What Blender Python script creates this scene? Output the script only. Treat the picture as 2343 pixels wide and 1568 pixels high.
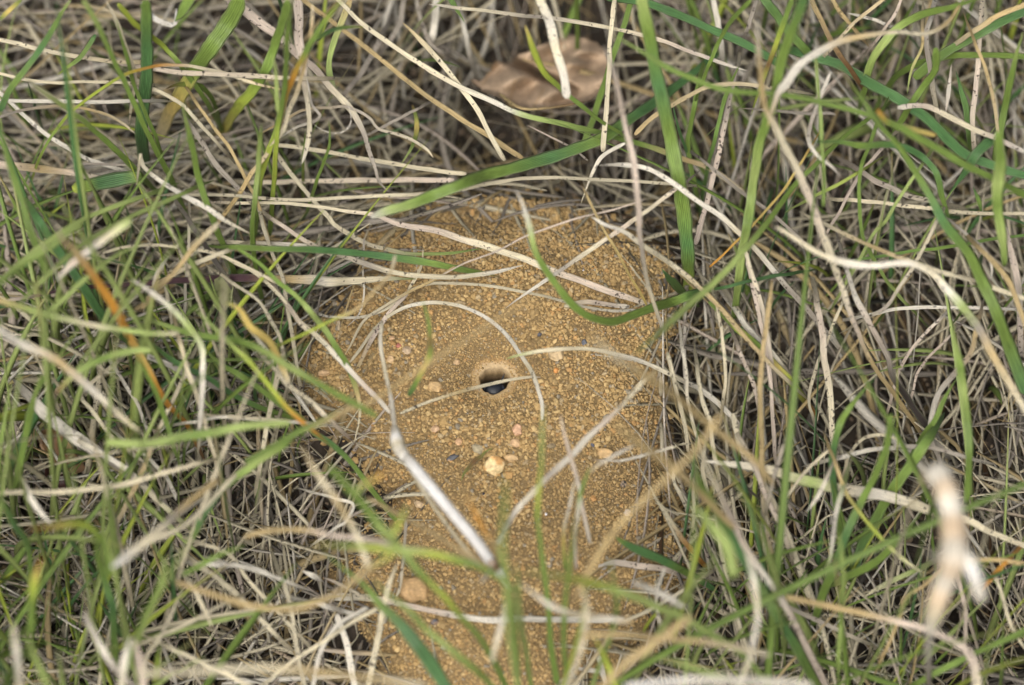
import bpy, math, random
import numpy as np
random.seed(7); rng = np.random.default_rng(7)
scene = bpy.context.scene
for _o in list(bpy.data.objects): bpy.data.objects.remove(_o)
MM = 0.001

# ------------------------------------------------------------------ camera, sky, sun, exposure
PITCH = math.radians(73.0); DIST = 1000.0
CAM = np.array([0.0, -DIST*math.cos(PITCH), DIST*math.sin(PITCH)])
FWD = np.array([0.0, math.cos(PITCH), -math.sin(PITCH)])
UP = np.array([0.0, math.sin(PITCH), math.cos(PITCH)])
RIGHT = np.array([1.0, 0.0, 0.0])
cd = bpy.data.cameras.new("camera"); cam = bpy.data.objects.new("camera", cd)
scene.collection.objects.link(cam); scene.camera = cam
cam.location = CAM*MM; cam.rotation_euler = (math.pi/2-PITCH, 0, 0)
cd.sensor_width = 23.5; cd.lens = 23.5*DIST/234.2
cd.clip_start = 0.05; cd.clip_end = 50
cd.dof.use_dof = True; cd.dof.focus_distance = 0.990; cd.dof.aperture_fstop = 4.2

scene.view_settings.view_transform = 'Standard'; scene.view_settings.look = 'None'
scene.view_settings.gamma = 1; scene.view_settings.exposure = 0.40
SUN_EL, SUN_AZ = math.radians(66), math.radians(205)      # overcast: a broad soft sun, high, from behind left
world = bpy.data.worlds.new("World"); scene.world = world; world.use_nodes = True
nt = world.node_tree; nt.nodes.clear()
sky = nt.nodes.new('ShaderNodeTexSky'); sky.sky_type = 'NISHITA'; sky.sun_disc = False
sky.sun_elevation = SUN_EL; sky.sun_rotation = SUN_AZ; sky.dust_density = 8; sky.air_density = 0.8; sky.ozone_density = 0.3
bg = nt.nodes.new('ShaderNodeBackground'); bg.inputs['Strength'].default_value = 0.13
wo = nt.nodes.new('ShaderNodeOutputWorld')
bw = nt.nodes.new('ShaderNodeRGBToBW'); cmx = nt.nodes.new('ShaderNodeMix'); cmx.data_type = 'RGBA'; cmx.inputs[0].default_value = 0.6     # cloud cover greys the sky
nt.links.new(sky.outputs[0], bw.inputs[0]); nt.links.new(sky.outputs[0], cmx.inputs[6]); nt.links.new(bw.outputs[0], cmx.inputs[7]); nt.links.new(cmx.outputs[2], bg.inputs[0]); nt.links.new(bg.outputs[0], wo.inputs[0])
sd_ = bpy.data.lights.new("sun", 'SUN'); sun = bpy.data.objects.new("sun", sd_); scene.collection.objects.link(sun)
sd_.energy = 1.5; sd_.angle = math.radians(40); sd_.color = (1.0, 0.965, 0.90)
sun.rotation_euler = (math.pi/2-SUN_EL, 0, math.pi-SUN_AZ)
scene.cycles.max_bounces = 6; scene.cycles.diffuse_bounces = 3; scene.cycles.transmission_bounces = 3

# ------------------------------------------------------------------ terrain height (mm)
def ray(px, py):
    d = FWD*1000 + RIGHT*(px-1171)*0.1 + UP*(784-py)*0.1
    return d/np.linalg.norm(d)
def at_plane(px, py, z=0.0):
    d = ray(px, py); t = (z-CAM[2])/d[2]
    return CAM+d*t
POLY = [(835,505),(905,470),(1010,435),(1130,425),(1290,432),(1440,480),(1520,560),(1530,650),(1505,760),(1510,860),(1525,960),(1540,1080),(1560,1200),
        (1580,1300),(1540,1390),(1475,1450),(1385,1520),(1310,1620),(1200,1680),(1020,1680),(930,1600),(880,1500),(850,1420),(800,1350),(760,1290),
        (800,1240),(900,1200),(915,1110),(860,1040),(800,960),(735,930),(690,860),(685,790),(720,720),(790,650),(850,590)]
PW = np.array([at_plane(x, y, 10.0)[:2] for x, y in POLY])
def poly_sd(X, Y):
    n = len(PW); dmin = np.full(X.shape, 1e9); inside = np.zeros(X.shape, bool)
    for i in range(n):
        a = PW[i]; b = PW[(i+1) % n]; e = b-a
        t = np.clip(((X-a[0])*e[0]+(Y-a[1])*e[1])/(e@e), 0, 1)
        dmin = np.minimum(dmin, np.hypot(X-a[0]-t*e[0], Y-a[1]-t*e[1]))
        c = (a[1] > Y) != (b[1] > Y)
        xi = a[0]+(Y-a[1])/(e[1] if abs(e[1]) > 1e-9 else 1e-9)*e[0]
        inside ^= c & (X < xi)
    return np.where(inside, dmin, -dmin)
def vnoise(X, Y, s, seed):
    r = np.random.default_rng(seed); g = r.uniform(-1, 1, (256, 256))
    u = X/s+97.3; v = Y/s+61.7
    i = np.floor(u).astype(int); j = np.floor(v).astype(int); fu = u-i; fv = v-j
    fu = fu*fu*(3-2*fu); fv = fv*fv*(3-2*fv)
    A = g[i % 256, j % 256]; B = g[(i+1) % 256, j % 256]; C_ = g[i % 256, (j+1) % 256]; D_ = g[(i+1) % 256, (j+1) % 256]
    return (A*(1-fu)+B*fu)*(1-fv)+(C_*(1-fu)+D_*fu)*fv
HOLE = at_plane(1131, 869, 7.0)[:2]; HR = 2.95
def height_raw(X, Y):
    s = poly_sd(X, Y)+1.6*vnoise(X, Y, 9, 3)
    si = np.maximum(s, 0)
    m = 13.5*(1-np.exp(-si/13.0))
    out = np.maximum(-s, 0)
    base = -3.0*(1-np.exp(-out/12.0))+2.6*vnoise(X, Y, 22, 1)+1.2*vnoise(X, Y, 9, 2)
    edge = 1/(1+np.exp(-s/2.0))
    z = base*(1-edge)+m+edge*(0.9*vnoise(X, Y, 14, 4)+0.35*vnoise(X, Y, 4, 5))
    q = np.clip((Y-12)/34, 0, 1); z = z-13*q*q*(3-2*q)*edge          # the mound falls away at the back
    dx = X-HOLE[0]; dy = Y-HOLE[1]; r = np.hypot(dx*0.95, dy-1.5)
    z = z-6.2*np.exp(-(r/9.5)**2)
    return z
GS = 0.5; GN = 1201; G0 = -300.0
_ax = G0+GS*np.arange(GN); _GX, _GY = np.meshgrid(_ax, _ax, indexing='ij')
HN = height_raw(_GX, _GY); SG = poly_sd(_GX, _GY)
_s = np.clip((_GY+25)/95, 0, 1); _s = _s*_s*(3-2*_s)                     # the turf beyond the mound lies in a hollow
DG = (9.0+15.0*_s+4.0*vnoise(_GX, _GY, 30, 61))*np.clip(1-np.exp(-np.maximum(-SG-1, 0)/11.0), 0, 1); DG = np.maximum(DG, 0)
SPOTS = [(1390,350,15),(1320,40,20),(1120,300,12),(1500,330,9),(2080,830,15),(1640,870,12),(1650,980,8),(830,1440,8),(2200,1440,13),(1760,430,11),(960,200,12),(330,200,11),(700,330,10),(120,1080,10),(500,1420,8),(1790,1330,10),(2120,300,10),(620,420,8),(60,120,10),(900,400,9),(2300,620,9),(380,1330,7),(250,620,8),(1900,480,8),(2260,1380,9),(1950,1000,8),(1100,110,10)]
for _px, _py, _r in SPOTS:
    _q = at_plane(_px, _py, -12); DG += 9*np.exp(-((_GX-_q[0])**2+(_GY-_q[1])**2)/(_r*1.1)**2)*np.clip((-SG-2)/6, 0, 1)
HG = HN-DG
def _look(G, x, y):
    u = np.clip((np.asarray(x, float)-G0)/GS, 0, GN-1.001); v = np.clip((np.asarray(y, float)-G0)/GS, 0, GN-1.001)
    i = u.astype(int); j = v.astype(int); a = u-i; b = v-j
    return (G[i, j]*(1-a)+G[i+1, j]*a)*(1-b)+(G[i, j+1]*(1-a)+G[i+1, j+1]*a)*b
def H(x, y): return _look(HG, x, y)
def SD(x, y): return _look(SG, x, y)
def at(px, py, h=0.0):
    z = 5.0+h
    for _ in range(12):
        p = at_plane(px, py, z); z = 0.5*z+0.5*(float(_look(HN, p[0], p[1]))+h-float(_look(DG, p[0], p[1]))*max(0, 1-h/22))
    return at_plane(px, py, z)
CROPS = {'a':(0,0),'b':(544.4,0),'c':(1119,0),'d':(1676.6,0),'e':(0,514.1),'f':(544.4,514.1),'g':(1119,514.1),'h':(1676.6,514.1),
         'i':(0,1023.4),'j':(544.4,1023.4),'k':(1119,1023.4),'l':(1676.6,1023.4)}
CF = {c: (x, y, .34725) for c, (x, y) in CROPS.items()}
CF.update({'z': (0, 0, 1.0), 'O': (665.3, 544.4, .38723), 'N': (967.8, 907.3, .23234), 'M': (1028.2, 786.3, .11571), 'L': (1028.2, 60.5, .18071), 'W': (2039.6, 1028.2, .3086)})
def todisp(c, x, y):
    a, b, f = CF[c]; return a+x*f, b+y*f

# ------------------------------------------------------------------ materials
def new_mat(name):
    m = bpy.data.materials.new(name); m.use_nodes = True; t = m.node_tree; t.nodes.clear()
    return m, t
def nd(t, typ, **kw):
    n = t.nodes.new(typ)
    for k, v in kw.items():
        if hasattr(n, k): setattr(n, k, v)
        else: n.inputs[k].default_value = v
    return n
def mathn(t, op, a, b=None, c=None, clamp=False):
    n = t.nodes.new('ShaderNodeMath'); n.operation = op; n.use_clamp = clamp
    for i, v in enumerate((a, b, c)):
        if v is None: continue
        if isinstance(v, (int, float)): n.inputs[i].default_value = v
        else: t.links.new(v, n.inputs[i])
    return n.outputs[0]
def mixc(t, fac, a, b, mode='MIX'):
    n = t.nodes.new('ShaderNodeMix'); n.data_type = 'RGBA'; n.blend_type = mode
    for sock, v in ((n.inputs[0], fac), (n.inputs[6], a), (n.inputs[7], b)):
        if isinstance(v, (int, float)): sock.default_value = v
        elif isinstance(v, tuple): sock.default_value = (*v, 1) if len(v) == 3 else v
        else: t.links.new(v, sock)
    return n.outputs[2]
def ramp(t, fac, stops, interp='LINEAR'):
    n = t.nodes.new('ShaderNodeValToRGB'); n.color_ramp.interpolation = interp
    e = n.color_ramp.elements
    while len(e) > 1: e.remove(e[-1])
    e[0].position = stops[0][0]; e[0].color = (*stops[0][1], 1)
    for p, c in stops[1:]:
        q = e.new(p); q.color = (*c, 1)
    t.links.new(fac, n.inputs[0]); return n.outputs[0]

def blade_material():
    m, t = new_mat("grass")
    att = nd(t, 'ShaderNodeAttribute', attribute_name='Col')
    uv = nd(t, 'ShaderNodeUVMap', uv_map='UVMap'); sep = nd(t, 'ShaderNodeSeparateXYZ'); t.links.new(uv.outputs[0], sep.inputs[0])
    geo = nd(t, 'ShaderNodeNewGeometry')
    dry = att.outputs['Alpha']
    # veins running along the blade, a mottle stretched along it, dark mould specks on dry ones
    w1 = mathn(t, 'SINE', mathn(t, 'MULTIPLY', sep.outputs[1], 50.0))
    vein = mathn(t, 'MULTIPLY_ADD', w1, mathn(t, 'MULTIPLY_ADD', dry, -0.02, 0.27), 0.98)
    edge = mathn(t, 'POWER', mathn(t, 'ABSOLUTE', mathn(t, 'MULTIPLY_ADD', sep.outputs[1], 2.0, -1.0)), 5.0)
    comb = nd(t, 'ShaderNodeCombineXYZ'); t.links.new(mathn(t, 'MULTIPLY', sep.outputs[0], 0.35), comb.inputs[0])
    t.links.new(mathn(t, 'MULTIPLY', sep.outputs[1], 9.0), comb.inputs[1])
    oi = nd(t, 'ShaderNodeObjectInfo'); t.links.new(mathn(t, 'MULTIPLY', oi.outputs['Random'], 50.0), comb.inputs[2])
    n1 = nd(t, 'ShaderNodeTexNoise', Scale=1.0, Detail=3.0); t.links.new(comb.outputs[0], n1.inputs['Vector'])
    mot = nd(t, 'ShaderNodeMapRange'); t.links.new(n1.outputs[0], mot.inputs[0])
    mot.inputs[1].default_value = .3; mot.inputs[2].default_value = .7; mot.inputs[3].default_value = .80; mot.inputs[4].default_value = 1.22
    n2 = nd(t, 'ShaderNodeTexNoise', Scale=1250.0, Detail=1.5, Roughness=0.5); t.links.new(geo.outputs['Position'], n2.inputs['Vector'])
    n3 = nd(t, 'ShaderNodeTexNoise', Scale=90.0, Detail=1.0); t.links.new(geo.outputs['Position'], n3.inputs['Vector'])
    thr = mathn(t, 'MULTIPLY_ADD', n3.outputs[0], -0.36, 0.822)
    sp = mathn(t, 'MULTIPLY', mathn(t, 'MULTIPLY', mathn(t, 'SUBTRACT', n2.outputs[0], thr), 22.0, clamp=True), dry, clamp=True)
    c = mixc(t, 1.0, att.outputs['Color'], mathn(t, 'MULTIPLY', vein, mot.outputs[0]), 'MULTIPLY')
    c = mixc(t, mathn(t, 'MULTIPLY', edge, mathn(t, 'MULTIPLY_ADD', dry, -0.3, 0.38)), c, (0.42, 0.46, 0.25))
    c = mixc(t, mathn(t, 'MULTIPLY', sp, 0.85), c, (0.035, 0.022, 0.018))
    bs = nd(t, 'ShaderNodeBsdfPrincipled'); t.links.new(c, bs.inputs['Base Color'])
    t.links.new(mathn(t, 'MULTIPLY_ADD', dry, 0.12, 0.42), bs.inputs['Roughness'])
    bs.inputs['Specular IOR Level'].default_value = 0.45
    bp = nd(t, 'ShaderNodeBump', Strength=0.5, Distance=0.00012)
    t.links.new(mathn(t, 'ADD', w1, mathn(t, 'MULTIPLY', n1.outputs[0], 2.0)), bp.inputs['Height']); t.links.new(bp.outputs[0], bs.inputs['Normal'])
    tr = nd(t, 'ShaderNodeBsdfTranslucent'); t.links.new(c, tr.inputs[0])
    mx = nd(t, 'ShaderNodeMixShader'); mx.inputs[0].default_value = 0.18
    t.links.new(bs.outputs[0], mx.inputs[1]); t.links.new(tr.outputs[0], mx.inputs[2])
    o = nd(t, 'ShaderNodeOutputMaterial'); t.links.new(mx.outputs[0], o.inputs[0])
    return m
M_BLADE = blade_material()

def grain_material(name="sand", rough=0.85, bump=0.3, scale=2200.0, amp=0.2):
    m, t = new_mat(name)
    att = nd(t, 'ShaderNodeAttribute', attribute_name='Col'); geo = nd(t, 'ShaderNodeNewGeometry')
    n = nd(t, 'ShaderNodeTexNoise', Scale=scale, Detail=4.0, Roughness=0.65); t.links.new(geo.outputs['Position'], n.inputs['Vector'])
    f = nd(t, 'ShaderNodeMapRange'); t.links.new(n.outputs[0], f.inputs[0])
    f.inputs[1].default_value = .3; f.inputs[2].default_value = .7; f.inputs[3].default_value = 1-amp; f.inputs[4].default_value = 1+amp
    c = mixc(t, 1.0, att.outputs['Color'], f.outputs[0], 'MULTIPLY')
    bs = nd(t, 'ShaderNodeBsdfPrincipled', Roughness=rough); t.links.new(c, bs.inputs['Base Color']); bs.inputs['Specular IOR Level'].default_value = 0.25
    bp = nd(t, 'ShaderNodeBump', Strength=bump, Distance=0.0002); t.links.new(n.outputs[0], bp.inputs['Height']); t.links.new(bp.outputs[0], bs.inputs['Normal'])
    o = nd(t, 'ShaderNodeOutputMaterial'); t.links.new(bs.outputs[0], o.inputs[0])
    return m
M_GRAIN = grain_material()
M_PEBBLE = grain_material("pebble_stone", 0.6, 0.35, 1300.0, 0.3)
def ground_material(name, stops, scale, bstr):
    m, t = new_mat(name); geo = nd(t, 'ShaderNodeNewGeometry')
    n = nd(t, 'ShaderNodeTexNoise', Scale=scale, Detail=8.0, Roughness=0.7); t.links.new(geo.outputs['Position'], n.inputs['Vector'])
    c = ramp(t, n.outputs[0], stops)
    bs = nd(t, 'ShaderNodeBsdfPrincipled', Roughness=0.95); t.links.new(c, bs.inputs['Base Color'])
    bp = nd(t, 'ShaderNodeBump', Strength=bstr, Distance=0.0015); t.links.new(n.outputs[0], bp.inputs['Height']); t.links.new(bp.outputs[0], bs.inputs['Normal'])
    o = nd(t, 'ShaderNodeOutputMaterial'); t.links.new(bs.outputs[0], o.inputs[0])
    return m
M_SOIL = ground_material("soil", [(.3, (.012, .009, .006)), (.5, (.034, .025, .017)), (.7, (.08, .06, .042))], 260.0, 0.9)
M_SANDBASE = ground_material("sand_base", [(.3, (.16, .11, .048)), (.5, (.27, .185, .082)), (.7, (.38, .265, .125))], 1500.0, 0.8)  # darker than the crumbs: paints the shade in the gaps between them
def plain(name, col, rough=0.5, spec=0.5, coat=0.0, metallic=0.0):
    m, t = new_mat(name)
    geo = nd(t, 'ShaderNodeNewGeometry')
    n = nd(t, 'ShaderNodeTexNoise', Scale=900.0, Detail=4.0); t.links.new(geo.outputs['Position'], n.inputs['Vector'])
    c = mixc(t, n.outputs[0], tuple(x*0.7 for x in col), tuple(min(1, x*1.3) for x in col))
    bs = nd(t, 'ShaderNodeBsdfPrincipled', Roughness=rough, Metallic=metallic); t.links.new(c, bs.inputs['Base Color'])
    bs.inputs['Specular IOR Level'].default_value = spec; bs.inputs['Coat Weight'].default_value = coat
    o = nd(t, 'ShaderNodeOutputMaterial'); t.links.new(bs.outputs[0], o.inputs[0])
    return m

# ------------------------------------------------------------------ mesh helpers
def link(name, verts, faces, mat, cols=None, uvs=None, parent=None, origin=None, smooth=True, quads=None):
    """one mesh object, its vertices in mm; origin in mm"""
    verts = np.asarray(verts, float); origin = np.zeros(3) if origin is None else np.asarray(origin, float)
    me = bpy.data.meshes.new(name)
    F = np.asarray(faces); k = F.shape[1]
    me.vertices.add(len(verts)); me.vertices.foreach_set('co', ((verts-origin)*MM).astype(np.float32).ravel())
    me.loops.add(F.size); me.loops.foreach_set('vertex_index', F.astype(np.int32).ravel())
    me.polygons.add(len(F)); me.polygons.foreach_set('loop_start', (np.arange(len(F))*k).astype(np.int32))
    me.update(calc_edges=True); me.validate()
    if smooth is not None: me.polygons.foreach_set('use_smooth', np.full(len(me.polygons), bool(smooth)))
    if cols is not None:
        a = me.color_attributes.new('Col', 'FLOAT_COLOR', 'POINT'); a.data.foreach_set('color', np.asarray(cols, np.float32).ravel())
    if uvs is not None:
        u = me.uv_layers.new(name='UVMap'); u.data.foreach_set('uv', np.asarray(uvs, np.float32)[F.ravel()].ravel())
    me.materials.append(mat)
    o = bpy.data.objects.new(name, me); scene.collection.objects.link(o)
    if parent is not None:
        o.parent = parent; o.location = (origin-np.asarray(parent['_org']))*MM
    else: o.location = origin*MM
    return o
def root_empty(name, origin):
    o = bpy.data.objects.new(name, None); scene.collection.objects.link(o); o.location = np.asarray(origin)*MM
    o['_org'] = [float(v) for v in origin]; o.empty_display_size = 0.005
    return o
USED = {}
def tag(o, label=None, cat=None, group=None, kind=None):
    if label: o['label'] = label; USED.setdefault(label, []).append(o)
    if cat: o['category'] = cat
    if group: o['group'] = group
    if kind: o['kind'] = kind
    return o
COL = {'s': (.70,.625,.44), 'S': (.74,.69,.58), 't': (.54,.41,.20), 'n': (.37,.325,.265), 'p': (.62,.52,.42), 'e': (.80,.62,.42), 'g': (.18,.27,.055), 'G': (.085,.19,.062),
       'y': (.42,.50,.07), 'Y': (.64,.49,.15), 'o': (.62,.30,.05), 'l': (.36,.45,.14), 'd': (.10,.05,.06), 'b': (.22,.12,.05), 'k': (.05,.04,.035), 'w': (.93,.91,.87)}
DRY = {'e': .3, 's': 1, 'S': .7, 't': .7, 'n': 1, 'p': 1, 'g': .0, 'G': .0, 'y': .1, 'Y': .2, 'o': .2, 'l': .05, 'd': .3, 'b': .3, 'k': 0, 'w': .3}
def catmull(P, step):
    P = np.asarray(P, float)
    if len(P) == 2: Q = np.vstack([2*P[0]-P[1], P, 2*P[1]-P[0]])
    else: Q = np.vstack([2*P[0]-P[1], P, 2*P[-1]-P[-2]])
    out = []; S = []
    for i in range(len(P)-1):
        p0, p1, p2, p3 = Q[i], Q[i+1], Q[i+2], Q[i+3]
        n = max(2, int(np.linalg.norm((p2-p1)[:3])/step))
        for k in range(n):
            t = k/n
            out.append(0.5*((2*p1)+(-p0+p2)*t+(2*p0-5*p1+4*p2-p3)*t*t+(-p0+3*p1-3*p2+p3)*t**3)); S.append((i+t)/(len(P)-1))
    out.append(P[-1]); S.append(1.0)
    return np.array(out), np.array(S)
def unit(v): return v/np.maximum(np.linalg.norm(v, axis=-1, keepdims=True), 1e-9)
NV = 8
_sv = np.array([-1, -.55, 0, .55, 1, .55, 0, -.55]); _top = np.array([0, 1, 1, 1, 0, -1, -1, -1.0])
def sweep(P, W, cols, crease=0.2, thick=0.12, roll=0.0, twist=0.0, facing=None, round_=False):
    """P (n,3) mm, W (n,) mm full width, cols (n,4) -> verts, faces, vertex colours, uv"""
    n = len(P); T = unit(np.gradient(P, axis=0)); up = -FWD if facing is None else facing
    N = unit(up-(T@up)[:, None]*T); B = np.cross(T, N)
    a = roll+twist*np.linspace(0, 1, n); ca, sa = np.cos(a)[:, None], np.sin(a)[:, None]
    N, B = N*ca+B*sa, B*ca-N*sa
    w = (W/2)[:, None]
    if round_:
        ang = np.arange(NV)*2*math.pi/NV; off_b = -w*np.cos(ang); off_n = w*np.sin(ang)
    else:
        off_b = w*_sv; off_n = w*crease*2*np.abs(_sv)**1.4+_top*w*thick*(1-np.abs(_sv)*0.5)
    V = P[:, None, :]+off_b[..., None]*B[:, None, :]+off_n[..., None]*N[:, None, :]
    L = np.concatenate([[0], np.cumsum(np.linalg.norm(np.diff(P, axis=0), axis=1))])
    uv = np.stack([np.broadcast_to(L[:, None], (n, NV)), np.broadcast_to((_sv+1)/2, (n, NV))], -1)
    C_ = np.repeat(cols[:, None, :], NV, axis=1)
    i = np.arange(n-1)[:, None]*NV; j = np.arange(NV)[None]
    F = np.stack([i+j, i+(j+1) % NV, i+NV+(j+1) % NV, i+NV+j], -1).reshape(-1, 4)
    caps = []
    for b in (0, (n-1)*NV):
        q = [[b+0, b+1, b+7, b+0], [b+1, b+2, b+6, b+7], [b+2, b+3, b+5, b+6], [b+3, b+4, b+5, b+3]]
        for f in (q[1], q[2]): caps.append(f if b else f[::-1])
    F = np.vstack([F, np.array(caps)])
    return V.reshape(-1, 3), F, C_.reshape(-1, 4), uv.reshape(-1, 2)
def colour_ramp(s, S, seed=0):
    keys = np.array([[*COL[c], DRY[c]] for c in s if c in COL]);
    if len(keys) == 1: keys = np.vstack([keys, keys])
    x = np.linspace(0, 1, len(keys)); out = np.stack([np.interp(S, x, keys[:, k]) for k in range(4)], -1)
    r = np.random.default_rng(seed); ph = r.uniform(0, 6, 3)
    f = 1+0.10*np.sin(S*9+ph[0])+0.06*np.sin(S*27+ph[1]); out[:, :3] *= (f*r.uniform(.88, 1.1))[:, None]
    return out
# ------------------------------------------------------------------ the ground and the sand
def grid_mesh(name, ax, ay, mat, keep=None, dz=0.0, kind='structure', label=None):
    X, Y = np.meshgrid(ax, ay, indexing='ij'); Z = H(X, Y)+dz
    V = np.stack([X, Y, Z], -1).reshape(-1, 3); nx, ny = X.shape
    i, j = np.meshgrid(np.arange(nx-1), np.arange(ny-1), indexing='ij'); a = (i*ny+j)
    F = np.stack([a, a+ny, a+ny+1, a+1], -1).reshape(-1, 4)
    if keep is not None:
        k = keep(X, Y).reshape(-1); F = F[k[F].all(1)]
        used = np.unique(F); mp = -np.ones(len(V), int); mp[used] = np.arange(len(used)); V = V[used]; F = mp[F]
    return V, F
core = np.arange(-170, 170.1, 1.25)
ext = np.array([-3000, -1500, -800, -450, -320, -260, -220, -190.])
ax = np.concatenate([ext, core, -ext[::-1]])
V, F = grid_mesh("ground", ax, ax, M_SOIL, keep=lambda X, Y: SD(X, Y) < 6, dz=-0.3)
V[:, 2] -= np.clip(SD(V[:, 0], V[:, 1])+2.5, 0, 6)*0.45
far = np.maximum(0, np.hypot(V[:, 0], V[:, 1])-260)
V[:, 2] = np.where(far > 0, -3+1.5*np.sin(V[:, 0]/90)*np.cos(V[:, 1]/70), V[:, 2])
tag(link("ground", V, F, M_SOIL), kind='structure')

sx = np.arange(PW[:, 0].min()-6, PW[:, 0].max()+6, 0.55); sy = np.arange(PW[:, 1].min()-6, PW[:, 1].max()+6, 0.55)
V, F = grid_mesh("sand", sx, sy, M_SANDBASE, keep=lambda X, Y: (SD(X, Y) > -4) & (np.hypot(X-HOLE[0], Y-HOLE[1]) > 5.0), dz=-0.12)
V[:, 2] -= np.clip(-SD(V[:, 0], V[:, 1]), 0, 4)*0.25
hz = float(H(*HOLE))
MOUND_ORG = np.array([HOLE[0], HOLE[1], 0.0])
mound = root_empty("sand_mound", MOUND_ORG)
tag(mound, "ochre mound of crumbly sand with a round burrow hole in its middle", "sand mound")
link("sand_surface", V, F, M_SANDBASE, parent=mound, origin=MOUND_ORG)
# shaft with its compacted paler rim
na = 72; rr = [(6.0, None), (5.2, None), (4.4, -.06), (3.95, -.02), (3.55, .05), (3.3, -.25), (3.2, -.9), (3.1, -1.8), (3.05, -3.2), (3.1, -5), (3.3, -7), (3.4, -9.5), (3.3, -12), (2.5, -14), (0.05, -14.6)]
VV = []; CC = []
ra = np.random.default_rng(3)
for k, (r, dz) in enumerate(rr):
    for q in range(na):
        an = q*2*math.pi/na
        wob = 1+0.06*math.sin(2*an+1.0)+0.05*math.sin(3*an+.4)+0.03*math.sin(7*an)+0.02*math.sin(11*an+2)+ra.uniform(-.02, .02)
        x = HOLE[0]+r*wob*math.cos(an); y = HOLE[1]+r*wob*math.sin(an)
        zs = float(H(x, y))
        if dz is None: z = zs-0.13-0.3*(6.0-r < .1)
        elif dz > -1: z = zs+dz+ra.uniform(-.12, .12)
        else: z = (zs*max(0, 1+dz/6)+hz*(1-max(0, 1+dz/6)))+dz+ra.uniform(-.08, .08)
        VV.append((x, y+max(-7.0, min(0, (dz or 0)+.3))*.14, z))
        n_ = ra.uniform(.9, 1.08)
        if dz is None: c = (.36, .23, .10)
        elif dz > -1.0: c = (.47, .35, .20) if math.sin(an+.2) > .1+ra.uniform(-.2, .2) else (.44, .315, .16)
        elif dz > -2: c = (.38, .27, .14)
        else: c = (.20, .135, .07)  # shade down the hole painted into the deeper walls
        CC.append((c[0]*n_, c[1]*n_, c[2]*n_, 1))
FF = [[k*na+q, (k+1)*na+q, (k+1)*na+(q+1) % na, k*na+(q+1) % na] for k in range(len(rr)-1) for q in range(na)]
FF = [f[::-1] for f in FF]
link("burrow_shaft", VV, FF, M_GRAIN, cols=CC, parent=mound, origin=MOUND_ORG)

# crumbs of sand: nobody could count them
def ico():
    p = (1+5**.5)/2
    v = np.array([(-1,p,0),(1,p,0),(-1,-p,0),(1,-p,0),(0,-1,p),(0,1,p),(0,-1,-p),(0,1,-p),(p,0,-1),(p,0,1),(-p,0,-1),(-p,0,1)], float)
    f = np.array([(0,11,5),(0,5,1),(0,1,7),(0,7,10),(0,10,11),(1,5,9),(5,11,4),(11,10,2),(10,7,6),(7,1,8),(3,9,4),(3,4,2),(3,2,6),(3,6,8),(3,8,9),(4,9,5),(2,4,11),(6,2,10),(8,6,7),(9,8,1)])
    return unit(v), f
ICO_V, ICO_F = ico()
def grains(name, P, R, cols, squash=0.8, jit=0.40, smooth=False, org=None):
    n = len(P); V = np.repeat(ICO_V[None], n, 0)*(1+rng.uniform(-jit, jit, (n, 12, 1)))
    q = rng.normal(size=(n, 4)); q /= np.linalg.norm(q, axis=1, keepdims=True); w, x, y, z = q.T
    Rm = np.stack([1-2*(y*y+z*z), 2*(x*y-z*w), 2*(x*z+y*w), 2*(x*y+z*w), 1-2*(x*x+z*z), 2*(y*z-x*w), 2*(x*z-y*w), 2*(y*z+x*w), 1-2*(x*x+y*y)], -1).reshape(n, 3, 3)
    V = V*np.stack([rng.uniform(.85, 1.2, n), rng.uniform(.7, 1.0, n), rng.uniform(.6, 1.0, n)], -1)[:, None, :]
    V = np.einsum('nij,nkj->nki', Rm, V); V[..., 2] *= squash
    V = V*R[:, None, None]+P[:, None, :]
    F = (ICO_F[None]+np.arange(n)[:, None, None]*12).reshape(-1, 3)
    C_ = np.repeat(np.concatenate([cols, np.ones((n, 1))], 1)[:, None], 12, 1).reshape(-1, 4)
    return link(name, V.reshape(-1, 3), F, M_GRAIN, cols=C_, smooth=smooth, origin=org)
def fine_field(x, y):
    """1 = powdery, 0 = coarse crumbs"""
    r = np.hypot((x-HOLE[0]+2.5)/1.2, (y-HOLE[1]-3.5)); f = np.exp(-(r/10)**4)
    f = np.maximum(f, 0.8*(np.clip(vnoise(x, y, 11, 21)+0.55*vnoise(x, y, 5, 22)-.15, 0, 1)))
    low = at_plane(1200, 1130, 10)[1]
    f = np.maximum(f, np.clip((low-y)/40, 0, .3)+0.35*np.clip(vnoise(x, y, 9, 24), 0, 1))
    return np.clip(f, 0, 1)
def sand_layer(step, rmul, lift, dens, seed):
    r = np.random.default_rng(seed)
    gx = np.arange(PW[:, 0].min()-8, PW[:, 0].max()+8, step); gy = np.arange(PW[:, 1].min()-8, PW[:, 1].max()+8, step)
    X, Y = np.meshgrid(gx, gy); X = X+(np.arange(X.shape[0]) % 2)[:, None]*step/2
    X = (X+r.uniform(-.42, .42, X.shape)*step).ravel(); Y = (Y+r.uniform(-.42, .42, Y.shape)*step).ravel()
    s = SD(X, Y)+2.2*vnoise(X, Y, 5, 31)+2.5*vnoise(X, Y, 13, 32)
    k = (s > -3.5) & (r.uniform(0, 1, X.shape) < dens*np.clip((s+3.5)/5, 0, 1)) & (np.hypot(X-HOLE[0], Y-HOLE[1]) > HR+1.0)
    X, Y = X[k], Y[k]; f = fine_field(X, Y)
    base = step*0.61*rmul*r.lognormal(-.02, .27, len(X))
    return X, Y, base, f, r
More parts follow.
